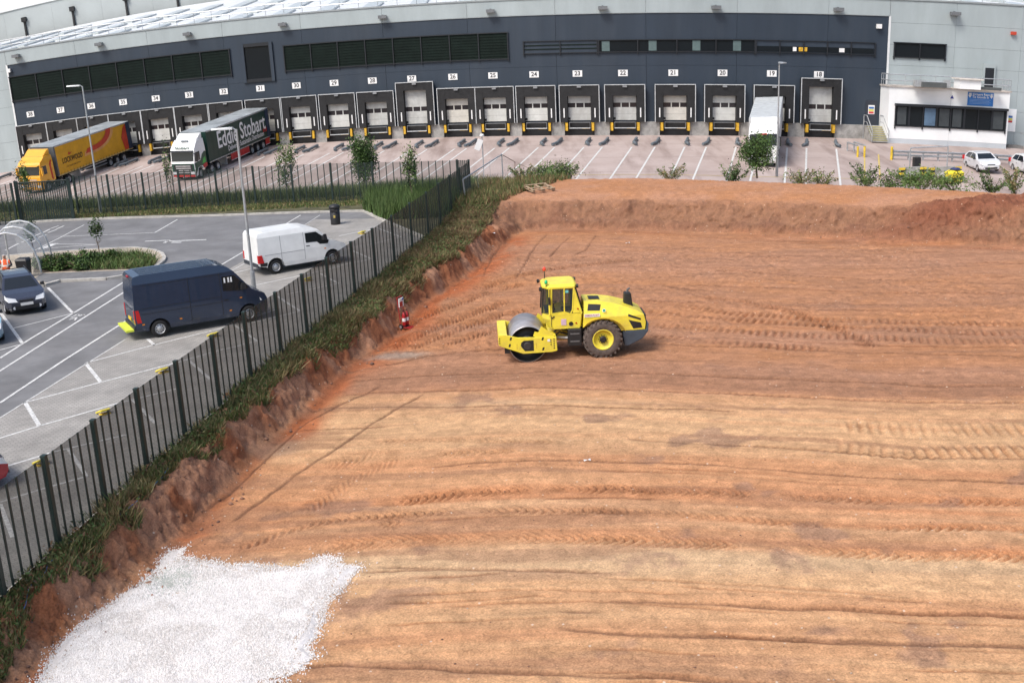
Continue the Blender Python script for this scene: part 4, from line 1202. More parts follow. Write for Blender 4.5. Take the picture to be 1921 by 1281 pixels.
class Body:
    def __init__(s, prof, w, xs, zs):
        s.prof, s.w, s.xs, s.zs = prof, w, xs, zs
    def hull(s, mi=0, mb=None):
        b = mb or MB()
        for sgn in (-1, 1):
            for c in cells(s.prof, s.xs, s.zs):
                P = [(x, sgn * s.w(x, z), z) for x, z in c]
                b.fill(P if sgn < 0 else P[::-1], mi)
        pr = subdiv(s.prof, s.xs, s.zs)
        for p, q in zip(pr, pr[1:] + pr[:1]):
            wp, wq = s.w(*p), s.w(*q)
            b.face([(p[0], -wp, p[1]), (p[0], wp, p[1]), (q[0], wq, q[1]), (q[0], -wq, q[1])], mi)
        return b
    def side(s, poly, sgn, off=.008, mi=0, mb=None):
        b = mb or MB()
        for c in cells(poly, s.xs, s.zs):
            P = [(x, sgn * (s.w(x, z) + off), z) for x, z in c]
            b.fill(P if sgn < 0 else P[::-1], mi)
        return b
    def cross(s, p, q, f0=.88, f1=.88, off=.008, lo=None, mb=None, mi=0):
        d = np.array([q[0] - p[0], q[1] - p[1]]); nrm = np.array([d[1], -d[0]]) / np.linalg.norm(d)
        if nrm[1] < 0 and abs(nrm[1]) > .2: nrm = -nrm
        if abs(nrm[1]) <= .2 and nrm[0] * (p[0] + q[0]) < 0: nrm = -nrm
        b = mb or MB()
        P, Q = np.array(p) + nrm * off, np.array(q) + nrm * off
        wp, wq = s.w(*p) * f0, s.w(*q) * f1
        l0, l1 = (-wp, -wq) if lo is None else (lo * s.w(*p), lo * s.w(*q))
        return b.face([(P[0], l0, P[1]), (P[0], wp, P[1]), (Q[0], wq, Q[1]), (Q[0], l1, Q[1])], mi)
def wheel_mesh(r, w, rim_r, dish=.03):
    t = MB().lathe([(rim_r, -w / 2 + .01), (r * .93, -w / 2), (r, -w / 2 + .03), (r, w / 2 - .03), (r * .93, w / 2), (rim_r, w / 2 - .01)], (0, 0, 0), (0, 1, 0), 28).mesh('tyre', M_dark, True)
    m = mat('steel_rim', (.50, .51, .52), .4, .5, var=.1, scale=10)
    h = MB()
    h.lathe([(rim_r, -w / 2 + .008), (rim_r * .93, -w / 2 + .02), (rim_r * .85, -w / 2 + .05)], (0, 0, 0), (0, 1, 0), 24, 0)
    h.lathe([(rim_r * .85, -w / 2 + .05), (rim_r * .5, -w / 2 + .02), (rim_r * .3, -w / 2 - .005), (0.001, -w / 2 - .01)], (0, 0, 0), (0, 1, 0), 24, 0)
    for k in range(9):
        a = 2 * math.pi * k / 9
        c = (math.cos(a) * rim_r * .66, -w / 2 + .024, math.sin(a) * rim_r * .66)
        h.lathe([(0.001, 0), (rim_r * .13, 0), (rim_r * .13, -.003)], c, (0, -1, 0), 6, 1)
    return t, h.mesh('rim', [m, M_black], True)
WH = {}
def wheels(root, xs, y, r, w=.22, rr=.62):
    key = (r, w, rr)
    if key not in WH: WH[key] = wheel_mesh(r, w, r * rr)
    t, h = WH[key]
    for x in xs:
        for s in (-1, 1):
            o = put('wheel', t, root, (x, s * y, r), 0 if s < 0 else math.pi)
            put('rim', h, o, (0, 0, 0))
def paint(name, col, rough=.3, coat=.5): return mat(name, col, rough, var=.06, scale=1.2, coat=coat)

def hatchback(label, colr, loc, rz, estate=False):
    t = thing('parked_car', label, 'car', loc, rz)
    L = 2.2 if estate else 2.12
    pr = [(-L + .05, .32)] + [(-1.68, .25)] + archpts(-1.3, .36, .26) + [(-.9, .22), (.9, .22)] + archpts(1.3, .36, .26) + [(1.72, .24), (2.02, .24), (2.12, .42), (2.13, .58), (2.02, .74), (1.55, .90), (1.05, 1.0), (.28, 1.40), (-.1, 1.47), (-.7, 1.49), (-1.45, 1.43 if not estate else 1.47), (-1.78 if not estate else -2.0, 1.28), (-L, .98), (-L - .03, .6)]
    def w(x, z):
        k = .865 - .07 * max(0, (abs(x) - 1.2)) ** 1.5
        if x > 1.7: k -= .16 * (x - 1.7) / .4
        if z > .92: k -= .27 * (z - .92) / .55
        if z < .35: k -= .05
        return k
    B = Body(pr, w, [-1.9, -1.4, -.7, .3, 1.05, 1.5, 1.8], [.35, .6, .92, 1.2, 1.4])
    body = B.hull().build('body', colr, t, bevel=.035)
    MB().box(-1.75, 1.75, -.6, .6, .2, .7).build('underbody_dark_fill', M_black, t)  # dark inner box added to keep the open wheel arches dark
    sw = [(-1.62, 1.0), (-.55, .97), (-.55, 1.40), (-1.35, 1.36)] if not estate else [(-1.9, 1.0), (-.55, .97), (-.55, 1.40), (-1.8, 1.36)]
    fw_ = [(-.48, .97), (.78, .99), (.2, 1.36), (-.48, 1.41)]
    for s in (-1, 1):
        B.side(sw, s).build('window', M_glass, t); B.side(fw_, s).build('window', M_glass, t)
        mr = MB().hexa([(.62, s * .84, 1.0), (.82, s * .84, 1.0), (.82, s * 1.02, .98), (.62, s * 1.02, .98), (.66, s * .84, 1.1), (.8, s * .84, 1.1), (.8, s * 1.0, 1.13), (.66, s * 1.0, 1.13)]).build('mirror', M_black, t)
        B.side([(-.6, .72), (-.4, .72), (-.4, .76), (-.6, .76)], s, .02).build('door_handle', M_black, t)
        hl = MB()
        hl.face([(2.10, s * .36, .60), (2.07, s * .72, .62), (1.95, s * .76, .84), (2.04, s * .42, .745)])
        hl.face([(2.07, s * .72, .62), (1.78, s * .825, .72), (1.66, s * .815, .90), (1.95, s * .76, .84)])
        hl.v = [(x + .03, y * 1.012, z + .012) for x, y, z in hl.v]
        hl.build('headlight', M_lamp, t)
        MB().box(-L - .05, -L + .25, s * .83 - .08, s * .83 + .0 if s > 0 else s * .83 + .08, .72, 1.05).build('tail_light', M_redl, t)
        MB().lathe([(.001, 0), (.07, 0)], (2.145, s * .52, .36), (1, 0, 0), 10).build('fog_light', M_lamp, t)
    B.cross((1.02, 1.015), (.30, 1.385), .86, .86).build('windscreen', M_glass, t)
    B.cross((-1.85 if not estate else -2.05, 1.2), (-1.5 if not estate else -1.98, 1.40), .8, .8).build('rear_window', M_glass, t)
    MB().box(2.10, 2.15, -.5, .5, .30, .44).box(2.06, 2.125, -.3, .3, .60, .68).build('grille', M_black, t)
    MB().box(2.15, 2.165, -.26, .26, .44, .56).build('number_plate', M_plate, t)
    if estate:
        for s in (-1, 1): MB().tube((-1.8, s * .56, 1.51), (.0, s * .56, 1.50), .02, 6).build('roof_rail', M_black, t)
    wheels(t, (-1.3, 1.3), .76, .31, .2, .66)
    return t
def van(label, colr, loc, rz, hi=True):
    t = thing('parked_van', label, 'van', loc, rz)
    if hi:
        rx, fx, R = -1.8, 2.05, .36
        pr = [(-2.70, .42), (rx - .46, .34)] + archpts(rx, .45, .36) + [(rx + .5, .34), (fx - .5, .34)] + archpts(fx, .45, .36) + [(fx + .5, .30), (2.86, .30), (2.95, .45), (2.96, .9), (2.86, 1.12), (2.5, 1.30), (2.28, 1.42), (1.55, 2.3), (1.3, 2.5), (.95, 2.61), (.3, 2.66), (-2.3, 2.66), (-2.6, 2.60), (-2.67, 2.45), (-2.76, 1.2), (-2.76, .5)]
        def w(x, z):
            k = .99
            if z > 1.2: k -= .05 * (z - 1.2)
            if z > 2.3: k -= .25 * (z - 2.3)
            if x > 1.6: k -= .10 * (x - 1.6) ** 2
            if z < .5: k -= .03
            return k
        B = Body(pr, w, [-2.45, 1.3, 1.6, 2.0, 2.4, 2.75], [.5, .9, 1.2, 1.45, 2.3, 2.5])
        win = [(1.02, 1.52), (1.02, 2.12), (1.55, 2.12), (2.16, 1.50), (1.7, 1.44)]
        ws = ((2.24, 1.47), (1.58, 2.26))
    else:
        rx, fx, R = -1.35, 1.62, .34
        pr = [(-2.12, .45), (rx - .44, .40)] + archpts(rx, .43, .36) + [(rx + .48, .32), (fx - .48, .32)] + archpts(fx, .43, .36) + [(fx + .47, .30), (2.42, .30), (2.5, .45), (2.5, .75), (2.38, .95), (1.85, 1.18), (1.6, 1.25), (.95, 1.86), (.7, 1.98), (.2, 2.04), (-1.8, 2.03), (-2.08, 1.98), (-2.15, 1.85), (-2.2, .9), (-2.2, .5)]
        def w(x, z):
            k = .97
            if z > 1.0: k -= .09 * (z - 1.0)
            if z > 1.8: k -= .3 * (z - 1.8)
            if x > 1.2: k -= .10 * (x - 1.2) ** 2
            if z < .5: k -= .02
            return k
        B = Body(pr, w, [-2.0, .9, 1.3, 1.7, 2.1], [.5, .8, 1.0, 1.25, 1.8, 1.95])
        win = [(.28, 1.28), (.28, 1.74), (.85, 1.74), (1.5, 1.24), (1.42, 1.1), (1.0, 1.12), (.85, 1.26)]
        ws = ((1.58, 1.29), (.99, 1.83))
    B.hull().build('body', colr, t, bevel=.05, seg=3)
    MB().box(pr[0][0] + .3, fx + .55, -.7, .7, .3, .95).build('underbody_dark_fill', M_black, t)  # dark block added between the wheels, shutting light out of the arch tunnel
    for s in (-1, 1):
        B.side(win, s, .009).build('window', M_glass, t)
        x0 = win[0][0] - .1
        seam = MB()
        z0, z1 = .45, (2.3 if hi else 1.8)
        for x in ((x0, x0 - 1.35) if hi else (x0, x0 - 1.2)): B.side([(x - .013, z0), (x + .013, z0), (x + .013, z1), (x - .013, z1)], s, .003, mb=seam)
        for z in ((1.05, 1.28) if hi else (.95,)): B.side([(pr[0][0] + .25, z), (x0, z), (x0, z + .022), (pr[0][0] + .25, z + .022)], s, .003, mb=seam)
        if hi: B.side([(pr[0][0] + .4, 2.22), (x0 + .3, 2.22), (x0 + .3, 2.24), (pr[0][0] + .4, 2.24)], s, .003, mb=seam)
        seam.build('panel_seam', mat('seam_dark', (.01, .012, .016), .6, var=0) if hi else mat('seam_grey', (.33, .34, .35), .6, var=0), t)
        B.side([(x0 + .08, 1.1), (x0 + .28, 1.1), (x0 + .28, 1.14), (x0 + .08, 1.14)], s, .02).build('door_handle', M_black, t)
        mx = ws[0][0] - .35
        mz = ws[0][1] + .05
        MB().hexa([(mx - .12, s * .93, mz - .05), (mx + .1, s * .93, mz - .05), (mx + .1, s * 1.2, mz - .02), (mx - .12, s * 1.2, mz - .02), (mx - .1, s * .93, mz + .12), (mx + .06, s * .93, mz + .12), (mx + .06, s * 1.18, mz + .28), (mx - .1, s * 1.18, mz + .28)]).build('mirror', M_black, t, bevel=.02)
        fr_ = pr[-1][0]
        tz = (.72, 1.25) if hi else (.62, 1.0)
        MB().hexa([(fr_ - .012, s * .985, tz[0]), (fr_ + .26, s * 1.0, tz[0]), (fr_ + .26, s * .9, tz[0]), (fr_ - .012, s * .84, tz[0]), (fr_ - .012, s * .985, tz[1]), (fr_ + .18, s * 1.0, tz[1]), (fr_ + .18, s * .9, tz[1]), (fr_ - .012, s * .84, tz[1])]).build('tail_light', M_redl, t)
        hx = 2.9 if hi else 2.42
        hz = .95 if hi else .82
        MB().hexa([(hx - .03, s * .5, hz - .12), (hx - .32, s * .86, hz - .10), (hx - .42, s * .83, hz + .16), (hx - .12, s * .52, hz + .10), (hx + .07, s * .5, hz - .12), (hx - .22, s * .91, hz - .10), (hx - .36, s * .87, hz + .16), (hx - .02, s * .52, hz + .12)]).build('headlight', M_lamp, t)
        for x, z in (((-2.45, .62), (-.9, .62), (1.25, .62), (1.75, 1.1)) if hi else ((1.25, .85),)):
            B.side([(x - .05, z), (x + .05, z), (x + .05, z + .05), (x - .05, z + .05)], s, .015).build('side_marker', M_amber, t)
        arch_tr = MB()
        if not hi: B.side([(-2.12, .46), (rx - .44, .44), (rx - .42, .62), (-2.15, .62)], s, .012).build('bumper_corner', M_black, t)
    B.cross(*ws, .86, .86).build('windscreen', M_glass, t)
    fxx = pr[0][0]
    rb = MB().box(fxx - .12, fxx + .2, -.9, .9, .40, .58).build('rear_bumper', mat('bumper_grey', (.03, .035, .045), .6), t)
    if hi:
        MB().box(fxx - .45, fxx - .13, -.85, .85, .38, .46).build('rear_step', mat('lime_step', (.62, .70, .06), .6, var=.1), t)
        MB().box(fxx - .09, fxx - .05, -.26, .26, .72, .84).build('number_plate', M_yel, t)
        for z in (.72, 1.25, 1.9): MB().tube((fxx - .075, -.75, z), (fxx - .075, .75, z), .008, 4).build('door_seam', mat('seam_dark', (.01, .012, .016)), t)
        MB().box(-2.69, -2.63, -.1, .1, 2.5, 2.56).build('brake_light', M_redl, t)
        for y in np.linspace(-.62, .62, 7): MB().box(-2.3, .9, y - .045, y + .045, 2.662, 2.675).build('roof_rib', colr, t)
        for x in (1.13, 1.3, 1.42): B.side([(x - .035, 1.85), (x + .035, 1.85), (x + .035, 2.06), (x - .035, 2.06)], -1, .012).build('sticker', M_sign, t)
        wheels(t, (rx, fx), .86, R, .24, .6)
    else:
        for y in (-.55, .55): MB().box(-1.8, .2, y - .03, y + .03, 2.035, 2.05).build('roof_rib', colr, t)
        wheels(t, (rx, fx), .84, R, .22, .6)
    return t
def rot2(a, x, y): return np.array([math.cos(a) * x - math.sin(a) * y, math.sin(a) * x + math.cos(a) * y])
def place_by(contact, a, lx, ly):
    o = np.array(contact[:2]) - rot2(a, lx, ly)
    return (o[0], o[1], ZC + .012)
def head(p, q):
    a, b = G(*p, ZC), G(*q, ZC)
    return math.atan2(b[1] - a[1], b[0] - a[0])
NAVY = paint('navy_paint', (.019, .032, .064), .25)
WHITE = paint('white_van_paint', (.78, .79, .78), .35)
a1 = head((302, 637), (470, 598))
nv = van('navy blue high roof panel van with lime rear step', NAVY, place_by(G(388, 618, ZC), a1 - .22, .125, -.92), a1 - .22, True)
nv.scale = (.95, .96, .97)
a2 = head((496, 532), (578, 514)) - .18
wv = van('white low roof panel van parked beside the litter bin', WHITE, place_by(G(519, 514, ZC), a2, -1.40, -.93), a2, False)
wv.scale = (1.04, 1.04, 1.04)
a3 = head((90, 540), (137, 588))
pc = G(54, 590, ZC)
hatchback('dark blue estate car with roof rails facing the camera', paint('dark_blue_paint', (.03, .035, .055), .25), place_by(pc, a3, 2.1, 0), a3, True)
hatchback('pale blue car cut off by the left edge of the picture', paint('pale_blue_paint', (.22, .38, .48), .28), place_by(G(-30, 652, ZC), a3, 2.1, 0), a3)
a4 = head((15, 874), (240, 815))
hatchback('red car with its nose just inside the left edge', paint('crimson_paint', (.45, .012, .03), .25), place_by(G(14, 912, ZC), a4, 2.0, -.7), a4)
c1 = GY(1860, 327)
a5 = math.radians(-97)
hatchback('silver hatchback parked in front of the white office', paint('silver_paint', (.62, .64, .66), .3), (c1[0], c1[1] + 2.0, zyard(c1[0], c1[1] + 2)), math.radians(-93))
c2 = GY(1935, 333)
hatchback('white hatchback cut off by the right edge of the picture', paint('white_car_paint', (.74, .75, .75), .3), (c2[0] + .7, c2[1] + 2.0, zyard(c2[0], c2[1] + 2)), math.radians(-93))

# ---- lorries: x runs forward from the trailer's rear doors
def lorry(label, n, style):
    ang = LD[n] + style.get('turn', 0)
    q = W(DS[n] + style.get('du', 0), .72, 0)
    fx, fy = q[0] + math.cos(ang) * 16, q[1] + math.sin(ang) * 16
    z0, z1 = zyard(q[0], q[1]), zyard(fx, fy)
    t = thing('articulated_lorry', label, 'lorry', (q[0], q[1], z0), ang)
    t.rotation_euler = (0, math.atan2(z0 - z1, 16), ang)
    L, HW, FL, TP = 13.6, 1.27, 1.25, style.get('top', 4.05)
    side, frame_c, roof = style['side'], style['frame'], style['roof']
    tr_ = MB().box(0, L, -HW + .03, HW - .03, FL - .15, TP - .05).build('trailer_body', frame_c, t)
    MB().box(-.01, L + .01, -HW, HW, TP - .05, TP).build('roof', roof, t, bevel=.02)
    for x in np.linspace(.5, L - .5, 11): MB().box(x - .02, x + .02, -HW + .06, HW - .06, TP + .001, TP + .02).build('roof_rib', roof, t)
    for s in (-1, 1):
        c = MB()
        xs = np.linspace(.75, L - .25, 46)
        rows = [[(x, s * (HW - .012 + .012 * math.sin(x * 7.3) * (.4 + .6 * k)), FL - .06 + (TP - .12 - FL + .06) * (1 - k)) for x in xs] for k in (0, .33, .66, 1)]
        c.grid(rows if s < 0 else [r[::-1] for r in rows])
        cur = c.build('curtain', side, t, True)
        MB().box(0, L, s * HW - .02, s * HW + .02, TP - .14, TP - .02).build('cant_rail', M_galv, t)
        MB().box(0, L, s * HW - .02, s * HW + .015, FL - .16, FL - .07).build('side_rail', style.get('rail', M_galv), t)
        for x in np.linspace(1.0, L - .5, 24): MB().box(x - .018, x + .018, s * (HW + .012) - .006, s * (HW + .012) + .006, FL - .2, FL + .1).build('strap', style.get('strap', M_black), cur)
        MB().box(L - .2, L + .012, s * HW - .03, s * HW + .022, FL - .1, TP - .04).build('front_pillar', frame_c, t)
        MB().box(-.012, .7, s * HW - .03, s * HW + .024, FL - .1, TP - .03).build('rear_pillar', style.get('rearp', M_shel), t)
        if style.get('skirt'):
            for x0, x1 in ((.3, 1.3), (5.2, 9.2)):
                k = MB().box(x0, x1, s * (HW - .04) - .02, s * (HW - .04) + .02, .42, FL - .2).build('side_skirt', style['skirt'], t)
                MB().box(x0, x1, s * (HW - .04) - .025, s * (HW - .04) + .025, .40, .44).build('skirt_edge', M_sign, k)
        else:
            for z in (.55, .85): MB().box(5.2, 9.4, s * (HW - .06) - .02, s * (HW - .06) + .02, z, z + .1).build('side_guard', M_galv, t)
    MB().box(.2, L - .4, -.45, .45, .75, FL - .16).build('chassis', M_black, t)
    for x in (9.6,): MB().box(x - .08, x + .08, -.9, .9, .1, 1.0).build('landing_leg', style.get('leg', M_galv), t)
    MB().box(.05, .2, -1.2, 1.2, .5, .75).build('rear_bar', M_black, t)
    for x in (1.9, 3.2, 4.5):
        pass
    wheels(t, (1.9, 3.2, 4.5), 1.03, .5, .38, .55)
    # tractor
    CX = L + .55
    cf = style['cab']
    wheels(t, (L - .35, L - 1.6) if style.get('six') else (L - .8,), .98, .5, .5, .55)
    wheels(t, (CX + 1.15,), 1.02, .5, .32, .55)
    MB().box(L - 1.6, CX + 1.9, -.45, .45, .6, 1.0).build('tractor_chassis', M_black, t)
    HC = style.get('cabh', 3.5)
    x0, x1 = CX - .15, CX + 2.1
    pr = [(x0, .95), (CX + .5, .8)] + archpts(CX + 1.15, .56, .62, 8)[1:-1] + [(CX + 1.75, .5), (x1 - .05, .35), (x1 + .03, .5), (x1 + .03, 1.6), (x1 - .02, 1.75), (x1 - .22, 2.75), (x1 - .35, 2.95), (x1 - .75, HC - .25), (x1 - 1.1, HC), (x0, HC)]
    def w(x, z):
        k = 1.22
        if x > x1 - .4: k -= .35 * (x - x1 + .4) ** 2
        if z > 2.7: k -= .10 * (z - 2.7)
        return k
    B = Body(pr, w, [CX + .3, x1 - .4, x1 - .2], [1.2, 1.7, 2.7, 3.0])
    B.hull().build('cab', cf, t, bevel=.05)
    B.cross((x1 - .015, 1.80), (x1 - .19, 2.66), .93, .93, .012).build('windscreen', M_glass, t)
    if style.get('lower'):
        lw = MB()
        for s in (-1, 1): B.side([(x0 + .02, .97), (CX + .5, .85), (CX + .58, .95), (CX + .75, 1.14), (CX + 1.15, 1.2), (CX + 1.55, 1.14), (CX + 1.75, .9), (x1 - .05, .6), (x1 - .02, 1.62), (CX + 1.0, 1.7), (CX + .6, 2.2), (CX + .1, 2.4), (x0 + .02, 2.3)], s, .01, mb=lw)
        lw.face([(x1 + .042, -1.13, .5), (x1 + .042, 1.13, .5), (x1 + .042, 1.13, 1.58), (x1 + .042, -1.13, 1.58)])
        lw.build('green_livery', style['lower'], t)
        for s in (-1, 1):
            B.side([(CX + .05, 1.35), (CX + .75, 1.3), (CX + .5, 1.75), (CX + .1, 1.9)], s, .016).build('flash', mat('bright_green', (.05, .42, .06), .4), t)
            B.side([(x0 + .02, .97), (CX + .5, .85), (CX + .75, 1.14), (CX + .35, 1.3), (x0 + .02, 1.25)], s, .02).build('red_flash', style['skirt'], t)
        MB().box(x1 + .03, x1 + .06, -1.1, 1.1, .38, .55).build('bumper_red', style['skirt'], t)
    gr_ = MB()
    for z in (.72, .92, 1.12, 1.32): gr_.box(x1 + .03, x1 + .07, -.75, .75, z, z + .1)
    gr_.build('grille', style.get('grille', M_alu), t)
    MB().box(x1 + .02, x1 + .045, -.95, .95, .62, 1.5).build('grille_panel', style.get('gpanel', M_black), t)
    for s in (-1, 1):
        B.side([(CX + 1.0, 1.75), (x1 - .12, 1.75), (x1 - .28, 2.55), (CX + 1.0, 2.55)], s, .014).build('side_window', M_glass, t)
        MB().box(x1 - .28, x1 - .05, s * 1.38 - .06, s * 1.38 + .06, 1.75, 2.5).box(x1 - .2, x1 - .14, min(s * 1.15, s * 1.35), max(s * 1.15, s * 1.35), 2.45, 2.5).build('mirror', style.get('mirror', M_black), t)
        MB().box(x1 + .03, x1 + .07, s * .9 - .2, s * .9 + .18, .62, .85).build('headlight', M_lamp, t)
        if not style.get('lower'): B.side([(CX + .2, .95), (CX + .45, 1.2), (CX + .5, 2.6), (CX + .25, 2.9), (CX + .05, 2.9), (CX + .25, 2.4), (CX + .2, 1.3)], s, .016).build('swoosh', style.get('swoosh', M_redl), t)
    # wind deflector over the cab
    dk = style.get('defl', cf)
    D = MB()
    D.hexa([(x0 + .1, -1.1, HC), (x1 - 1.15, -1.05, HC), (x1 - 1.15, 1.05, HC), (x0 + .1, 1.1, HC), (x0 + .05, -1.12, style.get('dh', 4.0)), (x0 + .35, -1.05, style.get('dh', 4.0) - .05), (x0 + .35, 1.05, style.get('dh', 4.0) - .05), (x0 + .05, 1.12, style.get('dh', 4.0))])
    D.build('wind_deflector', dk, t, bevel=.05)
    MB().hexa([(x1 - .2, -1.12, 2.72), (x1 + .12, -1.12, 2.66), (x1 + .12, 1.12, 2.66), (x1 - .2, 1.12, 2.72), (x1 - .22, -1.1, 2.76), (x1 + .12, -1.1, 2.68), (x1 + .12, 1.1, 2.68), (x1 - .22, 1.1, 2.76)]).build('sun_visor', style.get('visor', M_black), t)
    return t, L, HW, FL, TP, CX, x1, HC
M_slate = mat('trailer_roof_grey', (.30, .33, .345), .6, var=.2, scale=.6)
M_dgreen = mat('dark_green_curtain', (.010, .040, .030), .45, var=.12, scale=1)
M_ytarp = mat('amber_curtain', (.70, .36, .012), .5, var=.08, scale=1)
M_navyp = mat('dark_blue_pillar', (.03, .045, .08), .5, var=.1)
M_trred = mat('trailer_red', (.50, .025, .025), .45, var=.1)
t, L, HW, FL, TP, CX, x1, HC = lorry('green curtain sided lorry with white cab backed onto the docks', 31, dict(side=M_dgreen, frame=M_dgreen, roof=M_slate, rearp=M_navyp, skirt=M_trred, cab=paint('cab_white', (.80, .81, .80), .3), six=True, lower=mat('cab_green', (.01, .06, .035), .35), dh=4.05, cabh=3.55, strap=M_dgreen, du=-.6))
# the near flank of a lorry is at -y when x runs forward
def flank(x, z): return lambda a, c: (x - a, HW + .022, z + c)
MB().text('Eddie Stobart', 2.25, flank(6.3, 2.75), bold=.035, sx=.86).build('lettering', M_sign, t)
MB().text('Delivering Sustainable Distribution', .72, flank(5.6, 1.66), bold=.008, sx=.8).build('lettering', M_sign, t)
for k in range(3): MB().face([(0.85 + k * .32, HW + .022, 1.75), (1.03 + k * .32, HW + .022, 1.75), (1.0 + k * .32, HW + .022, 2.15), (.82 + k * .32, HW + .022, 2.15)]).build('red_mark', M_trred, t)
MB().text('Stobart', .42, lambda a, c: (x1 - .27 - c * .35, a, 2.98 + c * .75), sx=1.15, bold=.012).build('lettering', mat('cab_green', (.01, .06, .035)), t)
MB().box(x1 - 1.0, x1 - .8, -.35, .35, HC - .1, HC + .01).build('roof_hatch', M_slate, t)
t, L, HW, FL, TP, CX, x1, HC = lorry('yellow curtain sided lorry with yellow cab backed onto the docks', 35, dict(side=M_ytarp, frame=mat('trailer_grey', (.10, .11, .12), .5), roof=M_slate, rearp=M_navyp, cab=paint('cab_amber', (.78, .38, .02), .35), six=True, dh=3.95, cabh=3.4, swoosh=mat('livery_red', (.55, .05, .02), .45), rail=mat('rail_cream', (.6, .45, .2)), gpanel=paint('cab_amber', (.78, .38, .02)), mirror=paint('cab_amber', (.78, .38, .02)), visor=paint('cab_amber', (.78, .38, .02)), du=-.6))
M_liv, M_pale = mat('livery_red', (.55, .05, .02)), mat('livery_peach', (.72, .36, .12), .5)
def swoosh(pts, m, off):
    MB().fill([(x, HW + off, z) for x, z in pts]).build('swoosh', m, t)
def arc(cx, cz, rx, rz, a0, a1, n=12): return [(cx + rx * math.cos(math.radians(a0 + (a1 - a0) * i / n)), cz + rz * math.sin(math.radians(a0 + (a1 - a0) * i / n))) for i in range(n + 1)]
swoosh(arc(7.2, 4.0, 4.1, 1.9, 180, 275) + [(8.9, 2.05), (8.7, 2.5)] + arc(7.2, 4.0, 3.2, 1.35, 275, 180), M_pale, .022)
swoosh(arc(7.2, 4.0, 3.6, 1.65, 180, 270) + [(8.6, 2.3), (8.2, 2.75)] + arc(7.2, 4.0, 2.7, 1.15, 270, 180), M_liv, .026)
swoosh([(.78, 1.25), (1.5, 1.25), (1.9, 2.6), (1.3, 3.6), (.78, 3.9)], M_liv, .024)
MB().text('LOCKWOOD', .72, flank(10.9, 2.35), shear=.15, bold=.012, sx=.78).build('lettering', M_black_ink, t)
MB().text('your supply chain partner', .26, flank(10.9, 1.75), shear=.15, sx=.9).build('lettering', M_black_ink, t)
MB().fill([(11.5, HW + .024, 2.8), (11.2, HW + .024, 2.8), (10.8, HW + .024, 3.0), (11.2, HW + .024, 2.95), (11.35, HW + .024, 3.1)]).build('emblem', M_liv, t)
M_silver = mat('silver_box', (.62, .64, .65), .45, .2, var=.08, scale=1)
t, L, HW, FL, TP, CX, x1, HC = lorry('white lorry with silver box trailer behind the roadside tree', 19, dict(side=M_silver, frame=M_silver, roof=mat('silver_roof', (.50, .53, .54), .5, var=.1), rearp=M_silver, cab=paint('cab_white', (.8, .81, .8)), dh=3.9, cabh=3.4, strap=M_silver, top=3.8, du=-.5, skirt=None, gpanel=paint('cab_white', (.8, .81, .8))))
MB().box(x1 + .045, x1 + .07, -.3, .3, 2.75, 2.85).build('marker_lamp', M_redl, t)
# ------------------------------------------------------------------ single drum roller (x points to its rear, -y to the camera)
M_ry = mat('roller_yellow', (.80, .67, .055), .42, var=.06, scale=2.5, coat=.1, stain=(.45, (2.2, 2.2, 3.5), (.46, .30, .12), 0))
M_ryd = mat('roller_yellow_dusty', (.62, .44, .05), .55, var=.15, scale=5)
M_blk = mat('roller_black', (.016, .016, .017), .55, var=.2, scale=5)
M_cw = mat('counterweight_grey', (.055, .075, .10), .5, var=.1)
M_drum = mat('drum_steel', (.40, .39, .40), .42, .4, var=.14, scale=3, stain=(.7, (.8, .8, 3.0), (.30, .20, .15), 0))
M_tyre = mat('dusty_tyre', (.115, .088, .074), .9, var=.25, scale=7, bump=.3, bscale=30)
M_cglass = mesh_mat('cab_glass', .62, (.03, .045, .045))
M_cglass.node_tree.nodes['Principled BSDF'].inputs['Roughness'].default_value = .08
pr_ = G(1131, 672, 0)
RX, RY = pr_[0], pr_[1] + 1.05
rz_ = float(np.mean([ZT(RX, RY - .8), ZT(RX, RY + .8), ZT(RX - 2.9, RY)]))
ro = thing('road_roller', 'yellow single drum road roller standing on the red soil', 'road roller', (RX, RY, rz_ - .02), math.radians(1.6))
DX, DR, DW = -2.9, .73, 1.02
XZ = lambda y0: (lambda a, b, t: (a, t, b))
# drum
MB().lathe([(DR - .03, -DW), (DR, -DW + .015), (DR, DW - .015), (DR - .03, DW)], (DX, 0, DR), (0, 1, 0), 56).build('drum', M_drum, ro, True)
MB().lathe([(DR - .03, -DW), (DR - .05, -DW + .02), (DR - .05, -DW + .3), (.30, -DW + .32), (.28, -DW + .1), (.0, -DW + .1)], (DX, 0, DR), (0, 1, 0), 40).build('drum_inner', M_blk, ro, True)
MB().lathe([(DR - .03, DW), (DR - .05, DW - .02), (DR - .05, DW - .3), (0, DW - .3)], (DX, 0, DR), (0, 1, 0), 40).build('drum_inner', M_blk, ro, True)
MB().lathe([(.0, -DW + .02), (.16, -DW + .02), (.2, -DW + .1)], (DX, 0, DR), (0, 1, 0), 24).build('drum_hub', mat('hub_brown', (.10, .075, .06), .7), ro)
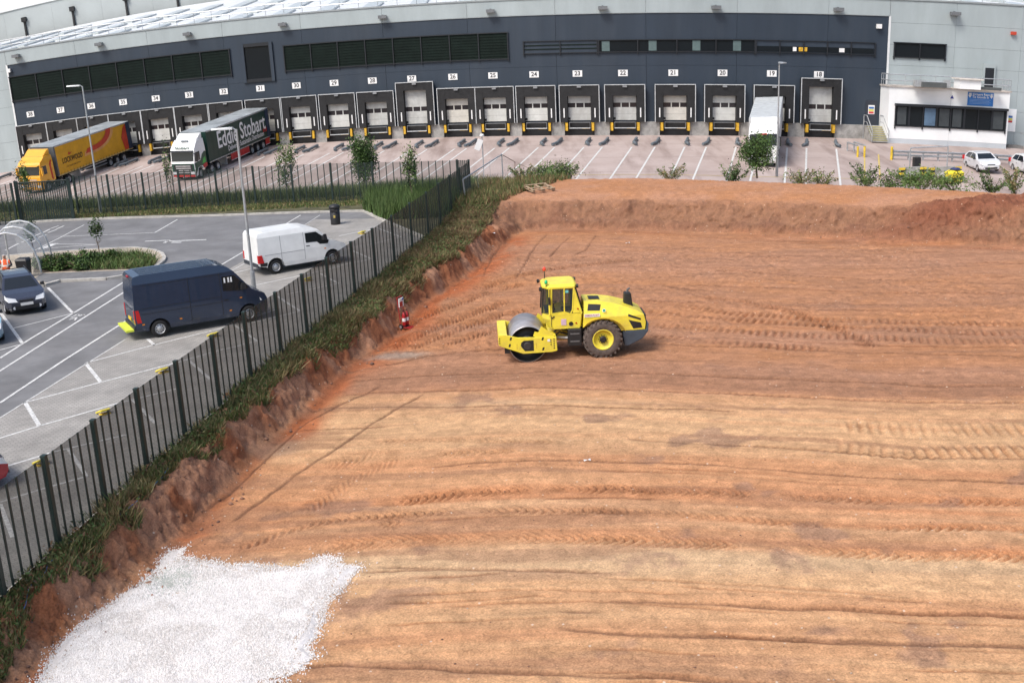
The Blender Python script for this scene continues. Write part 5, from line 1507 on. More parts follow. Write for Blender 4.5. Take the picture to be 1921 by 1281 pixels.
# drum yoke
plate = [(-4.02, 1.17), (-3.72, 1.17), (-3.3, 1.05), (-1.95, 1.0), (-1.8, .95), (-1.78, .46), (-1.98, .42), (-3.1, .40), (-3.92, .72), (-4.02, .78)]
hole = [(-3.12, .62), (-3.18, .72), (-3.16, .84), (-3.06, .92), (-2.68, .92), (-2.68, .50), (-3.02, .50)]
for s in (-1, 1):
    y0, y1 = (-1.14, -1.06) if s < 0 else (1.06, 1.14)
    p = MB().prism(plate, lambda a, b, t: (a, t, b), y0, y1).build('yoke_plate', M_ry, ro, bevel=.015)
    yo = -1.145 if s < 0 else 1.145
    MB().fill([(a, yo, b) for a, b in hole]).build('hub_hole_dark', M_blk, p)  # flat black panel; the darkness of the hole is only its colour
    MB().lathe([(.0, -.012), (.13, -.012), (.15, 0)], (-2.92, yo, .70), (0, 1 if s < 0 else -1, 0), 18).build('hub_motor', mat('motor_dark', (.035, .033, .032), .5), p)
    for x, z in ((-3.55, 1.02), (-3.6, .76), (-2.33, .96), (-2.32, .56)): MB().hexa([(x - .05, yo, z - .06), (x + .02, yo, z - .06), (x + .02, yo + .002, z - .06), (x - .05, yo + .002, z - .06), (x - .02, yo, z + .06), (x + .05, yo, z + .06), (x + .05, yo + .002, z + .06), (x - .02, yo + .002, z + .06)]).build('slot', M_blk, p)
    for x, z in [(-1.9, .93 - .09 * k) for k in range(5)] + [(-2.02, .90 - .09 * k) for k in range(3)] + [(-3.98, 1.05 - .09 * k) for k in range(3)]: MB().lathe([(.001, 0), (.024, 0), (.024, .01)], (x, yo, z), (0, -1 if s < 0 else 1, 0), 8).build('bolt', M_blk, p)
    for x in (-3.32, -2.58): MB().box(x - .012, x + .012, yo - .002, yo + .002, .6, .8).build('slot', M_ryd, p)
    w = MB().prism([(-2.68, 1.06), (-2.62, 1.22), (-2.48, 1.18), (-2.36, 1.42), (-1.86, 1.04), (-1.9, .98), (-2.6, .99)], lambda a, b, t: (a, t, b), s * 1.0 - .03, s * 1.0 + .03).build('scraper_guard', M_ry, ro)
MB().box(-2.15, -2.05, -1.148, -1.143, .84, .93).build('data_plate', M_sign, ro)
MB().box(-4.02, -3.68, -1.06, 1.06, .98, 1.16).box(-4.02, -3.9, -1.06, 1.06, .75, .979).build('front_beam', M_ry, ro, bevel=.02)
MB().box(-3.75, -3.6, -1.0, 1.0, .5, .62).build('scraper', M_blk, ro)
MB().box(-2.06, -1.8, -1.06, 1.06, .62, .98).build('rear_beam', M_ry, ro, bevel=.02)
for y in (-1.0, 1.0): MB().box(-3.8, -3.6, y - .05, y + .05, .42, .72).build('bumper_block', M_blk, ro)
# articulation joint
MB().box(-1.82, -1.2, -.32, .32, .62, .92).box(-1.55, -1.3, -.22, .22, .92, 1.2).build('articulation_joint', M_ryd, ro, bevel=.03)
for y, z in ((-.42, 1.0), (-.5, .85), (.45, .9)): MB().path([(-1.85, y, z), (-1.65, y * 1.1, z + .18), (-1.3, y, z + .05), (-1.0, y, z)], .03, 6).build('hydraulic_hose', M_blk, ro)
MB().tube((-1.85, -.35, .78), (-1.1, -.62, .78), .06, 10).build('steering_ram', M_alu, ro)
# rear frame, tank, steps
MB().box(-1.3, 1.5, -.5, .5, .55, 1.2).build('rear_frame', M_blk, ro)
tk = MB().box(-1.33, -.82, -.98, -.5, .55, 1.22).build('step_box', M_blk, ro, bevel=.03)
for z in (.72, 1.02): MB().box(-1.26, -.9, -.996, -.94, z, z + .05).build('step', mat('step_grey', (.13, .13, .13), .5), tk)
MB().box(-1.33, -.82, .5, .98, .55, 1.22).build('fuel_tank', M_blk, ro, bevel=.03)
# wheels
def rwheel(s):
    t = MB()
    R, w = .765, .53
    t.lathe([(.40, -w / 2 + .02), (.45, -w / 2 - .01), (.62, -w / 2 - .015), (.70, -w / 2 + .03), (.715, -w / 2 + .1), (.715, w / 2 - .1), (.70, w / 2 - .03), (.62, w / 2 + .015), (.45, w / 2 + .01), (.40, w / 2 - .02)], (0, 0, 0), (0, 1, 0), 44)
    o = t.build('wheel', M_tyre, ro, True)
    o.location = (0, s * .79, .765)
    lg = MB()
    for k in range(22):
        for side in (-1, 1):
            a = 2 * math.pi * (k + (.5 if side > 0 else 0)) / 22
            for j in range(3):
                y0, y1 = side * (.01 + j * .085), side * (.01 + (j + 1) * .085)
                aa = a + j * .07
                def q(ang, rr, y): return (math.cos(ang) * rr, y, math.sin(ang) * rr)
                r1 = .765 - .022 * (j == 2)
                lg.hexa([q(aa, .70, y0), q(aa + .10, .70, y0), q(aa + .17, .70, y1), q(aa + .07, .70, y1), q(aa + .01, r1, y0), q(aa + .09, r1, y0), q(aa + .16, r1, y1), q(aa + .08, r1, y1)])
            y0, y1 = side * .255, side * .283
            aa = a + .24
            lg.hexa([q(aa, .66, y0), q(aa + .11, .66, y0), q(aa + .11, .66, y1), q(aa, .66, y1), q(aa - .02, .75, y0), q(aa + .09, .75, y0), q(aa + .09, .735, y1), q(aa - .02, .735, y1)])
    l_ = lg.build('tread_lugs', M_tyre, o)
    l_['kind'] = 'stuff'
    sg = -1 if s < 0 else 1
    MB().lathe([(.41, sg * (w / 2 - .01)), (.39, sg * (w / 2 + .005)), (.35, sg * (w / 2 - .03)), (.33, sg * (w / 2 - .12)), (.12, sg * (w / 2 - .13)), (0, sg * (w / 2 - .13))], (0, 0, 0), (0, 1, 0), 36).build('rim', M_ry, o, True)
    MB().lathe([(.13, sg * (w / 2 - .13)), (.13, sg * (w / 2 - .02)), (.10, sg * w / 2), (0, sg * w / 2)], (0, 0, 0), (0, 1, 0), 18).build('hub', M_blk, o)
    for k in range(10):
        a = 2 * math.pi * k / 10
        MB().tube((math.cos(a) * .165, sg * (w / 2 - .13), math.sin(a) * .165), (math.cos(a) * .165, sg * (w / 2 - .085), math.sin(a) * .165), .016, 6).build('wheel_nut', M_blk, o)
rwheel(-1); rwheel(1)
# counterweight
MB().prism([(.8, 1.0), (1.70, 1.0), (1.74, 1.28), (1.80, 1.28), (1.78, .95), (1.55, .66), (1.0, .40), (.86, .42), (.80, .75)], lambda a, b, t: (a, t, b), -.82, .82).build('counterweight', M_cw, ro, bevel=.03)
# engine hood
hp_ = [(-.74, 1.22), (-.36, 1.36), (0, 1.5), (.3, 1.44), (.58, 1.28), (.74, 1.02), (1.66, 1.02), (1.70, 1.3), (1.62, 1.62), (1.4, 1.75), (1.0, 1.92), (.4, 2.1), (-.1, 2.18), (-.66, 2.2)]
def hw_(x, z):
    k = .80
    if z > 1.6: k -= .20 * (z - 1.6) / .5
    if x > 1.2: k -= .10 * (x - 1.2)
    if z > 1.5: k -= .0
    return k
HB = Body(hp_, hw_, [-.4, 0, .4, .8, 1.2], [1.3, 1.6, 1.75, 1.9, 2.05])
hood = HB.hull().build('engine_hood', M_ry, ro, bevel=.06, seg=3)
for s in (-1, 1):
    HB.side([(-.55, 1.86), (-.07, 1.84), (-.02, 2.06), (-.5, 2.1)], s, .008).build('vent', M_blk, hood)
    HB.side([(1.0, 1.58), (1.50, 1.40), (1.50, 1.47), (1.02, 1.67)], s, .010).build('vent', M_blk, hood)
    HB.side([(1.02, 1.44), (1.5, 1.3), (1.55, 1.10), (1.2, 1.08)], s, .010).build('vent', M_blk, hood)
    # mudguard lip over the wheel
    arcp = [(math.cos(a) * .93, .765 + math.sin(a) * .80) for a in np.linspace(math.radians(20), math.radians(140), 12)]
    g = MB()
    g.grid([[(x, s * .55, z) for x, z in arcp], [(x, s * 1.0, z + .0) for x, z in arcp], [(x, s * 1.0, z + .05) for x, z in arcp]])
    g.build('mudguard', M_ryd, ro, True)
MB().face([(-.45, -.28, 2.215), (-.02, -.28, 2.195), (-.02, .28, 2.195), (-.45, .28, 2.215)]).build('top_vent', M_blk, hood)
MB().box(1.66, 1.73, -.55, .55, 1.1, 1.55).build('rear_grille', M_blk, hood)
lbl = MB().box(-.68, -.08, -.822, -.812, 1.63, 1.75).build('label', M_sign, hood)
MB().text('DEMON PLANT', .10, lambda a, c: (-.38 + a, -.826, 1.69 + c), sx=.8, bold=.002).build('lettering', mat('label_magenta', (.45, .05, .14), .5), lbl)
MB().lathe([(.001, 0), (.075, 0)], (.08, -.80, 1.86), (0, -1, 0), 18).build('round_badge', M_sign, hood)
MB().lathe([(.001, 0), (.05, 0)], (.08, -.806, 1.86), (0, -1, 0), 14).build('green_badge', mat('badge_green', (.02, .45, .3), .4), hood)
# exhaust and air cleaner
MB().hexa([(.92, -.17, 1.7), (1.32, -.17, 1.66), (1.32, .17, 1.66), (.92, .17, 1.7), (.96, -.15, 2.36), (1.22, -.15, 2.34), (1.22, .15, 2.34), (.96, .15, 2.36)]).build('air_cleaner', M_blk, ro, bevel=.05, seg=3)
MB().tube((1.08, 0, 2.33), (1.12, 0, 2.47), .045, 10).tube((1.12, 0, 2.46), (1.2, 0, 2.5), .04, 8).build('exhaust_pipe', mat('exhaust_grey', (.12, .12, .125), .5), ro)
# cab
fpn = lambda fx, cx, ex, rx, hw: [(fx, -.46), (cx, -hw), (ex, -hw), (rx, -.5), (rx, .5), (ex, hw), (cx, hw), (fx, .46)]
low = [fpn(-2.05, -1.86, -.86, -.76, .78), fpn(-2.26, -2.0, -.80, -.72, .78), fpn(-2.28, -2.0, -.78, -.70, .78)]
zl = [1.20, 1.58, 1.80]
cabb = MB().grid([[(x, y, z) for x, y in P] for P, z in zip(low, zl)], 0, True)
cabb.face([(x, y, zl[0]) for x, y in low[0]][::-1]).face([(x, y, zl[2] - .02) for x, y in low[2]])
cabb.build('cab_base', M_ry, ro, bevel=.02)
top_ = fpn(-2.20, -1.98, -1.06, -.98, .74)
rf = MB().grid([[(x, y, z) for x, y in P] for P, z in ((fpn(-2.26, -2.04, -1.02, -.92, .78), 2.78), (fpn(-2.26, -2.04, -1.02, -.92, .78), 2.88), (fpn(-2.16, -1.96, -1.1, -1.0, .66), 2.95))], 0, True)
rf.face([(x, y, 2.95) for x, y in fpn(-2.16, -1.96, -1.1, -1.0, .66)]).face([(x, y, 2.78) for x, y in fpn(-2.26, -2.04, -1.02, -.92, .78)][::-1])
rf.build('cab_roof', M_ry, ro, bevel=.025)
for i in range(8):
    a, b = low[2][i], top_[i]
    r_ = .045 if i in (1, 2, 5, 6) else .03
    MB().tube((a[0], a[1], 1.78), (b[0], b[1], 2.80), r_, 6).build('cab_pillar', M_ry if i in (1, 2, 5, 6) else M_blk, ro)
    j = (i + 1) % 8
    c, d = low[2][j], top_[j]
    MB().face([(a[0], a[1], 1.79), (c[0], c[1], 1.79), (d[0], d[1], 2.79), (b[0], b[1], 2.79)]).build('cab_window', M_cglass, ro)
for s in (-1, 1):
    Y = s * .775
    dr = MB()
    for a, b in (((-1.93, 1.80), (-1.9, 2.78)), ((-1.44, 1.78), (-1.42, 2.78)), ((-1.12, 1.95), (-1.06, 2.78)), ((-1.12, 1.95), (-1.2, 1.8))): dr.tube((a[0], Y, a[1]), (b[0], Y * .985, b[1]), .028, 6)
    dr.hexa([(-1.96, Y - .012, 1.75), (-1.1, Y - .012, 1.75), (-1.1, Y + .012, 1.75), (-1.96, Y + .012, 1.75), (-1.94, Y - .012, 1.84), (-1.42, Y - .012, 1.90), (-1.42, Y + .012, 1.90), (-1.94, Y + .012, 1.84)])
    dr.build('door_frame', M_ry, ro)
    MB().hexa([(-1.12, Y - .015, 1.82), (-.84, Y - .015, 1.82), (-.84, Y + .015, 1.82), (-1.12, Y + .015, 1.82), (-1.07, Y * .97 - .015, 2.78), (-1.04, Y * .97 - .015, 2.78), (-1.04, Y * .97 + .015, 2.78), (-1.07, Y * .97 + .015, 2.78)]).build('rear_quarter', M_ry, ro)
    for x, z in ((-1.85, 1.7), (-1.0, 1.42), (-1.9, 1.66), (-.92, 1.98)): MB().lathe([(.001, 0), (.032, 0), (.032, .015)], (x, Y + s * .012, z), (0, s, 0), 8).build('bolt', M_redl if x > -1.05 else M_blk, ro)
    MB().lathe([(.001, 0), (.075, 0), (.085, .01)], (-1.2, Y + s * .012, 1.40), (0, s, 0), 14).build('door_handle', M_blk, ro)
    MB().tube((-1.95, Y * 1.03, 1.3), (-1.95, Y * 1.03, 1.75), .01, 5).build('door_seam', M_blk, ro)
nt_ = MB().box(-1.58, -1.38, -.796, -.790, 1.36, 1.60).build('notice', mat('notice_pink', (.62, .45, .55), .5), ro)
MB().box(-1.38, -1.26, -.772, -.766, 2.62, 2.72).build('window_sticker', mat('sticker_teal', (.15, .5, .5), .4), ro)
seat_ = MB().box(-1.5, -1.05, -.28, .28, 1.5, 1.85).box(-1.12, -1.0, -.26, .26, 1.8, 2.5).build('seat', mat('seat_dark', (.03, .032, .035), .8), ro, bevel=.04)
MB().tube((-1.75, 0, 1.7), (-1.85, 0, 2.05), .04, 8).lathe([(.17, -.02), (.2, 0), (.17, .02)], (-1.84, 0, 2.05), (-.35, 0, 1), 18).build('steering_wheel', M_blk, ro)
MB().box(-2.15, -1.8, -.4, .4, 1.55, 1.9).build('console', mat('console_grey', (.05, .05, .052), .7), ro)
for y in (-.72, .72):
    MB().tube((-2.26, y * .8, 2.82), (-2.38, y, 2.80), .02, 6).lathe([(.02, -.06), (.07, -.05), (.08, .03), (0, .04)], (-2.34, y, 2.80), (-1, 0, 0), 12).build('work_light', M_blk, ro)
    MB().lathe([(.02, -.06), (.07, -.05), (.08, .03), (0, .04)], (-.9, y * .85, 2.84), (1, 0, 0), 12).build('work_light', M_blk, ro)
MB().path([(-1.98, -.8, 2.78), (-2.0, -.92, 2.7), (-2.0, -.92, 2.45)], .014, 5).box(-2.04, -1.97, -.98, -.84, 2.22, 2.5).build('mirror', M_blk, ro)
for x, y, z, m, nm in ((-2.08, .45, 3.0, mat('beacon_red', (.75, .06, .03), .25), 'amber_beacon'), (-2.10, -.68, 2.93, mat('beacon_green', (.02, .45, .16), .25), 'green_beacon')):
    h_ = .32 if 'amber' in nm else .12
    b = MB().tube((x, y, 2.85), (x, y, z + h_ - .08), .018, 6).build('beacon_stalk', M_blk, ro)
    MB().lathe([(.0, -.07), (.06, -.06), (.065, 0), (.05, .07), (0, .1)], (x, y, z + h_), (0, 0, 1), 14).build('beacon', m, b, True)
# ------------------------------------------------------------------ white office in front of the silver wall
OT = 2.6
M_wcl = mat('office_white_cladding', (.84, .86, .86), .45, var=.04, scale=.5)
M_gcl = mat('office_grey_cladding', (.50, .54, .57), .5, var=.05, scale=.5)
of = thing('office', 'white flat roofed office with strip window and blue sign', 'building', (0, 0, 0))
oL, oR, oM = WP(1666, 220, OT)[0], WP(1891, 230, OT)[0], WP(1781, 225, OT)[0]
zB, zG, zTp = WP(1781, 300, OT)[1] - .25, WP(1781, 265, OT)[1], WP(1781, 168, OT)[1]
for a, b in ((oL, oM - .01), (oM + .01, oR)):
    slab('wall_panel', a, b, zG + .012, zTp, OT - .2, OT, M_wcl, of)
    slab('wall_panel', a, b, zB, zG, OT - .2, OT - .01, M_gcl, of)
slab('side_wall', oL + .01, oL + .2, zB, zTp - .01, .1, OT - .21, M_wcl, of, n=1)
slab('side_wall', oR - .2, oR - .01, zB, zTp - .01, .1, OT - .21, M_wcl, of, n=1)
slab('roof', oL - .1, oR + .1, zTp + .003, zTp + .14, .1, OT + .12, mat('office_roof', (.50, .46, .42), .8, var=.2), of)
w0, w1 = WP(1679, 215, OT)[0], WP(1886, 226, OT)[0]
wzt, wzb = WP(1781, 203, OT)[1], WP(1781, 240, OT)[1]
wi = slab('window', w0, w1, wzb, wzt, OT, OT + .05, M_win, of)
slab('hood', w0 - .08, w1 + .08, wzt, wzt + .22, OT, OT + .4, M_frame, wi)
slab('sill', w0 - .05, w1 + .05, wzb - .08, wzb - .002, OT, OT + .12, M_frame, wi)
for i in range(9):
    x = w0 + (w1 - w0) * i / 8
    slab('mullion', x - (.05 if i % 2 == 0 else .09), x + (.05 if i % 2 == 0 else .09), wzb - (.3 if i % 2 == 0 else 0) + .003, wzt - .003, OT + .05, OT + .13, M_frame, wi, n=1)
for f0, f1, m in ((.265, .365, mat('blind_blue', (.10, .17, .26), .5)), (.40, .49, mat('blind_dim', (.05, .06, .065), .5)), (.52, .6, mat('blind_dim', (.05, .06, .065))), (.02, .1, mat('blind_dim', (.05, .06, .065))), (.88, .98, mat('blind_dim', (.05, .06, .065)))):
    slab('blind', w0 + (w1 - w0) * f0, w0 + (w1 - w0) * f1, wzb + .1, wzt - .1, OT + .05, OT + .065, m, wi, n=1)
sx0, sx1 = WP(1815, 186, OT)[0], WP(1863, 188, OT)[0]
sz0, sz1 = WP(1839, 199, OT)[1], WP(1839, 174, OT)[1]
M_sblue = mat('sign_blue', (.03, .18, .52), .5, var=.03)
sgn = slab('sign', sx0, sx1, sz0, sz1, OT, OT + .05, M_sblue, of, n=1)
cx, cz, sw, shh = (sx0 + sx1) / 2, (sz0 + sz1) / 2, sx1 - sx0, sz1 - sz0
def SG(x, z): return lambda a, c: W(x + a, OT + .057, z + c)
MB().text('All Drivers Report', .30, SG(cx, cz + shh * .34), bold=.006).build('lettering', M_sign, sgn)
MB().text('To Goods in', .30, SG(cx, cz + shh * .14), bold=.006).build('lettering', M_sign, sgn)
for k in range(4):
    b = MB()
    b.box(cx - sw * .42, cx + sw * (.40 - .05 * (k % 2)), OT + .051, OT + .056, cz - shh * (.06 + .1 * k), cz - shh * (.035 + .1 * k), F=W)
    b.build('text_line', mat('sign_pale_blue', (.35, .48, .68), .5), sgn)
for s in (-1, 1):
    x = cx + s * sw * .42
    MB().fill([W(x + a, OT + .057, cz + shh * .25 + c) for a, c in ((-.06, .22), (.06, .22), (.06, 0), (.16, 0), (0, -.22), (-.16, 0), (-.06, 0))]).build('arrow', M_sign, sgn)
x, z = WP(1786, 183, OT)
MB().fill([W(x - .18, OT + .02, z - .12), W(x + .18, OT + .02, z - .12), W(x, OT + .02, z + .2)]).build('triangle_badge', mat('badge_blue', (.03, .05, .3), .5), of)
# roof railing and plant
rl = MB()
rp = [(oL, .3), (oL, OT), (oR, OT), (oR, .3)]
for (s0_, t0_), (s1_, t1_) in zip(rp[:-1], rp[1:]):
    n = 8 if s0_ != s1_ else 4
    for i in range(n):
        a, b = i / n, (i + 1) / n
        P = lambda f, z: W(s0_ + (s1_ - s0_) * f, t0_ + (t1_ - t0_) * f, z)
        for zz in (.6, 1.15): MB().tube(P(a, zTp + zz), P(b, zTp + zz), .045, 5).build('rail', M_galv, of)
        MB().tube(P(a, zTp + .1), P(a, zTp + 1.15), .03, 5).build('rail_post', M_galv, of)
for px, py, w_, h_, d_, m, nm in ((1809, 150, 1.9, .85, 1.5, M_wcl, 'air_handler'), (1745, 152, 2.2, .45, 1.2, mat('unit_dark', (.09, .10, .10), .6), 'duct'), (1722, 148, .9, .6, .8, M_galv, 'condenser'), (1775, 150, .5, .7, .5, M_galv, 'condenser'), (1850, 155, 2.4, .25, .6, mat('unit_dark', (.09, .10, .10)), 'duct')):
    s, _ = WP(px, py, 3.0)
    b = MB().box(s - w_ / 2, s + w_ / 2, 3.0, 3.0 + d_, zTp + .145, zTp + .145 + h_, F=W).build(nm, m, of)
    if nm == 'air_handler': MB().box(s - w_ / 2 - .15, s + w_ / 2 + .15, 2.8, 3.2 + d_, zTp + h_ + .15, zTp + h_ + .26, F=W).build('cap', mat('unit_cream', (.70, .66, .60), .6), b)
s, z = WP(1854, 135)
rd_ = MB().box(s - .55, s + .55, .03, .3, zTp + .2, z + .75, F=W).build('roof_door_frame', M_light, wh)
MB().box(s - .42, s + .42, .301, .32, zTp + .25, z + .35, F=W).build('door', M_frame, rd_)
# door and steps to the right of the office
s, z = WP(1904, 228, 1.0)
dd = MB().box(s - .5, s + .5, .03, .1, z - 1.05, z + 1.1, F=W).build('side_door', M_wcl, wh)
for z0, c in ((.55, (.05, .15, .4)), (.32, (.6, .55, .1)), (.1, (.55, .05, .06))): MB().box(s - .28, s + .15, .101, .106, z + z0 - .3, z + z0 - .1, F=W).build('notice', mat('door_notice_%d' % int(z0 * 100), c, .5, var=0), dd)
so = thing('steps', 'grey steps with tube rail to the right of the office', 'steps', W(s, 0, zB))
O_ = np.array(W(s, 0, zB))
for i in range(7):
    zz0, zz1 = zB + .2 + i * .24, zB + .2 + (i + 1) * .24 - .004
    b = MB().box(s - .75, s + .75, .35, 1.6 + .3 * (6 - i), zz0 if i else zB - .1, zz1, F=W)
    b.v = [tuple(np.array(v) - O_) for v in b.v]
    b.build('step', mat('step_concrete_dark', (.20, .19, .18), .85, var=.2), so)
for u in (.85,):
    b = MB().path([W(s + u, .5, zB + 3.0), W(s + u, 1.6, zB + 3.0), W(s + u, 3.6, zB + 1.2), W(s + u, 3.6, zB)], .04, 6)
    b.v = [tuple(np.array(v) - O_) for v in b.v]
    b.build('handrail', M_galv, so)
# crash barrier
ab = [GY(1676, 300), GY(1760, 303), GY(1840, 306), GY(1921, 311), GY(2000, 316)]
ar = thing('crash_barrier', 'galvanised steel crash barrier in front of the office', 'barrier', ab[0])
for z0 in (.32, .62):
    prf = [(-.02, 0), (.06, .05), (-.02, .10), (.06, .15), (-.02, .20)]
    MB().grid([[(p[0] - ab[0][0], p[1] - ab[0][1] - dy_, p[2] - ab[0][2] + z0 + dz_) for p in ab] for dy_, dz_ in prf]).build('rail', M_galv, ar)
for k in range(13):
    f_ = k / 12 * (len(ab) - 1); i = min(int(f_), len(ab) - 2); p = ab[i] + (ab[i + 1] - ab[i]) * (f_ - i) - ab[0]
    MB().box(p[0] - .06, p[0] + .06, p[1] + .03, p[1] + .15, p[2] - .1, p[2] + .85).build('post', M_galv, ar)
MB().tube((-.2, -.05, 0), (-.2, -.05, 1.15), .11, 10).build('end_post', M_yel, ar)
# tube goal frame
q0, q1 = GY(1706, 317), GY(1776, 319)
gf = thing('tube_frame', 'plain grey goal shaped tube frame before the office', 'frame', q0)
v_ = q1 - q0
hh = A(1707, 278, q0[1])[2] - q0[2]
MB().path([(0, 0, 0), (0, 0, hh), (v_[0], v_[1], hh), (v_[0], v_[1], v_[2])], .06, 8).build('hoop', M_galv, gf)
MB().tube((0, 0, .9), (v_[0], v_[1], .9), .03, 6).build('rail', M_galv, gf)
bq = GY(1711, 318)
bb_ = thing('post_bin', 'slim black bin beside the goal shaped frame', 'bin', (bq[0] + .35, bq[1], bq[2]))
MB().box(-.28, .28, -.25, .25, .1, 1.0).build('body', M_black, bb_, bevel=.04)
MB().box(-.3, .3, -.27, .27, .02, .099).build('base', mat('bin_orange', (.6, .2, .02)), bb_)
# concrete barriers with hazard ends
for i, (x0, x1, lab) in enumerate(((1683, 1736, 'grey concrete barrier block left of the yellow grit bin'), (1738, 1801, 'grey concrete barrier block behind the yellow grit bin'))):
    a, b = GY(x0, 334), GY(x1, 336)
    d = b - a
    ang = math.atan2(d[1], d[0]); Lb = math.hypot(d[0], d[1])
    cb = thing('concrete_barrier', lab, 'barrier', a, ang, 'concrete barriers in front of the office')
    MB().prism([(-.3, 0), (.3, 0), (.3, .2), (.14, .4), (.1, .85), (-.1, .85), (-.14, .4), (-.3, .2)], lambda p, q, t: (t, p, q), 0, Lb - .05).build('block', M_conc, cb)
    for k, x in enumerate((0.02, Lb - .55)):
        for j in range(4): MB().box(x, x + .5, -.32, -.29, .05 + j * .2, .05 + (j + 1) * .2 - .004).build('hazard_stripe', M_yel if j % 2 else M_black_ink, cb)
p = GY(1781, 337)
gb = thing('grit_bin', 'yellow plastic grit bin with dark lid near the barriers', 'grit bin', (p[0], p[1] - .9, zyard(p[0], p[1] - .9)), .1)
MB().hexa([(-.5, -.35, 0), (.5, -.35, 0), (.5, .35, 0), (-.5, .35, 0), (-.62, -.45, .7), (.62, -.45, .7), (.62, .45, .7), (-.62, .45, .7)]).build('body', mat('grit_yellow', (.75, .62, .04), .5), gb, bevel=.04)
MB().hexa([(-.66, -.48, .705), (.66, -.48, .705), (.66, .48, .705), (-.66, .48, .705), (-.4, -.25, .95), (.4, -.25, .95), (.4, .25, .95), (-.4, .25, .95)]).build('lid', mat('grit_yellow', (.75, .62, .04)), gb, bevel=.04)
MB().lathe([(0, .95), (.4, .97), (.42, 1.0), (.3, 1.1), (0, 1.13)], (.05, 0, 0), (0, 0, 1), 16).build('cover', mat('cover_navy', (.02, .03, .12), .5), gb)

# ------------------------------------------------------------------ gravel
gp_px = [(20, 1330), (70, 1270), (110, 1205), (160, 1160), (213, 1123), (250, 1095), (285, 1067), (300, 1045), (318, 1024), (345, 1022), (338, 1040), (395, 1050), (432, 1058), (470, 1054), (510, 1060), (560, 1062), (585, 1048), (605, 1040), (632, 1042), (640, 1056), (676, 1060), (655, 1085), (640, 1105), (612, 1130), (606, 1160), (596, 1185), (580, 1205), (590, 1225), (560, 1255), (520, 1275), (490, 1300), (460, 1330)]
GP = [xy(G(x, y, .05)) for x, y in gp_px]
def inside(px, py, P):
    r = np.zeros(px.shape, bool)
    for (x0, y0), (x1, y1) in zip(P, P[1:] + P[:1]):
        k = ((y0 > py) != (y1 > py)) & (px < (x1 - x0) * (py - y0) / (y1 - y0 + 1e-12) + x0)
        r ^= k
    return r
gx, gy = np.meshgrid(np.linspace(-11.5, -2.5, 260), np.linspace(17.5, 27, 280))
ed, _, _ = polydist(gx, gy, GP + GP[:1])
ed = np.where(inside(gx, gy, GP), ed, -ed) + (fbm(gx * 5, gy * 5, 3, 91) - .5) * .14
gz = np.array(ZT(gx, gy)) + .09 * sstep(-.12, .25, ed) - .045 + (fbm(gx * 1.2, gy * 1.2, 3, 92) - .5) * .14
gz = np.where(ed > -.25, gz, -1)
ii = np.arange(gx.size).reshape(gx.shape)
keep = (ed[:-1, :-1] > -.2)
Fg = np.stack([ii[:-1, :-1], ii[:-1, 1:], ii[1:, 1:], ii[1:, :-1]], -1)[keep]
M_grv = mat('white_limestone', (.66, .635, .625), .9, var=.1, scale=2.5, bump=.9, bscale=34, col2=(.50, .47, .45))
def tint_gravel():
    n, l = M_grv.node_tree.nodes, M_grv.node_tree.links
tag(arr_mesh('gravel_bed', np.stack([gx, gy, gz], -1).reshape(-1, 3), Fg, [M_grv], smooth=True), 'bed of white crushed stone spread on the soil', None, None, 'stuff')
rg = np.random.default_rng(5)
N = 200000
sx, sy = rg.uniform(-11.3, -2.8, N), rg.uniform(17.8, 26.8, N)
d_, _, _ = polydist(sx, sy, GP + GP[:1])
d_ = np.where(inside(sx, sy, GP), d_, -d_)
k = (d_ > 0) | (rg.random(N) < np.exp(d_ / .07) * .6)
sx, sy = sx[k], sy[k]
sz = ZT(sx, sy) + np.where(d_[k] > .25, .045 + (fbm(sx * 1.2, sy * 1.2, 3, 92) - .5) * .14, .015) + rg.uniform(-.012, .02, len(sx))
r_ = rg.uniform(.009, .024, len(sx))
oc = np.array([[1, 0, 0], [0, 1, 0], [-1, 0, 0], [0, -1, 0], [0, 0, .8], [0, 0, -.8]])
te = np.array([[1, 0, -.4], [-.5, .87, -.4], [-.5, -.87, -.4], [0, 0, .9]])
V = te[None] * rg.uniform(.6, 1.4, (len(sx), 4, 1)) * r_[:, None, None]
th = rg.uniform(0, 6.28, len(sx)); c, s = np.cos(th), np.sin(th)
V = np.stack([V[..., 0] * c[:, None] - V[..., 1] * s[:, None], V[..., 0] * s[:, None] + V[..., 1] * c[:, None], V[..., 2]], -1) + np.stack([sx, sy, sz], -1)[:, None]
fo = np.array([[0, 1, 4], [1, 2, 4], [2, 3, 4], [3, 0, 4], [1, 0, 5], [2, 1, 5], [3, 2, 5], [0, 3, 5]])
F = (np.arange(len(sx))[:, None, None] * 4 + np.array([[0, 1, 3], [1, 2, 3], [2, 0, 3]])[None]).reshape(-1, 3)
M_stg = mat('stone_stained', (.42, .45, .42), .9, var=.1)
gs = G(320, 1083, .05)
M_st = [mat('stone_white', (.75, .735, .73), .9, var=.06), mat('stone_pale', (.69, .665, .655), .9, var=.06), mat('stone_grey', (.53, .50, .485), .9, var=.06), M_stg]
mst = rg.choice(3, len(sx), p=[.55, .36, .09])
mst = np.where(rg.random(len(sx)) < .75 * np.exp(-(((sx - gs[0]) / .75) ** 2 + ((sy - gs[1]) / .55) ** 2)) * (.5 + vnoise(sx * 5, sy * 5, 3)), 3, mst)
mst = np.where((fbm(sx * .9, sy * .9, 3, 95) > .60) & (rg.random(len(sx)) < .45), 2, mst)
M_st.append(mat('stone_soiled', (.42, .33, .26), .9, var=.1))
mst = np.where((d_[k] < .35) & (rg.random(len(sx)) < .16), 4, mst)
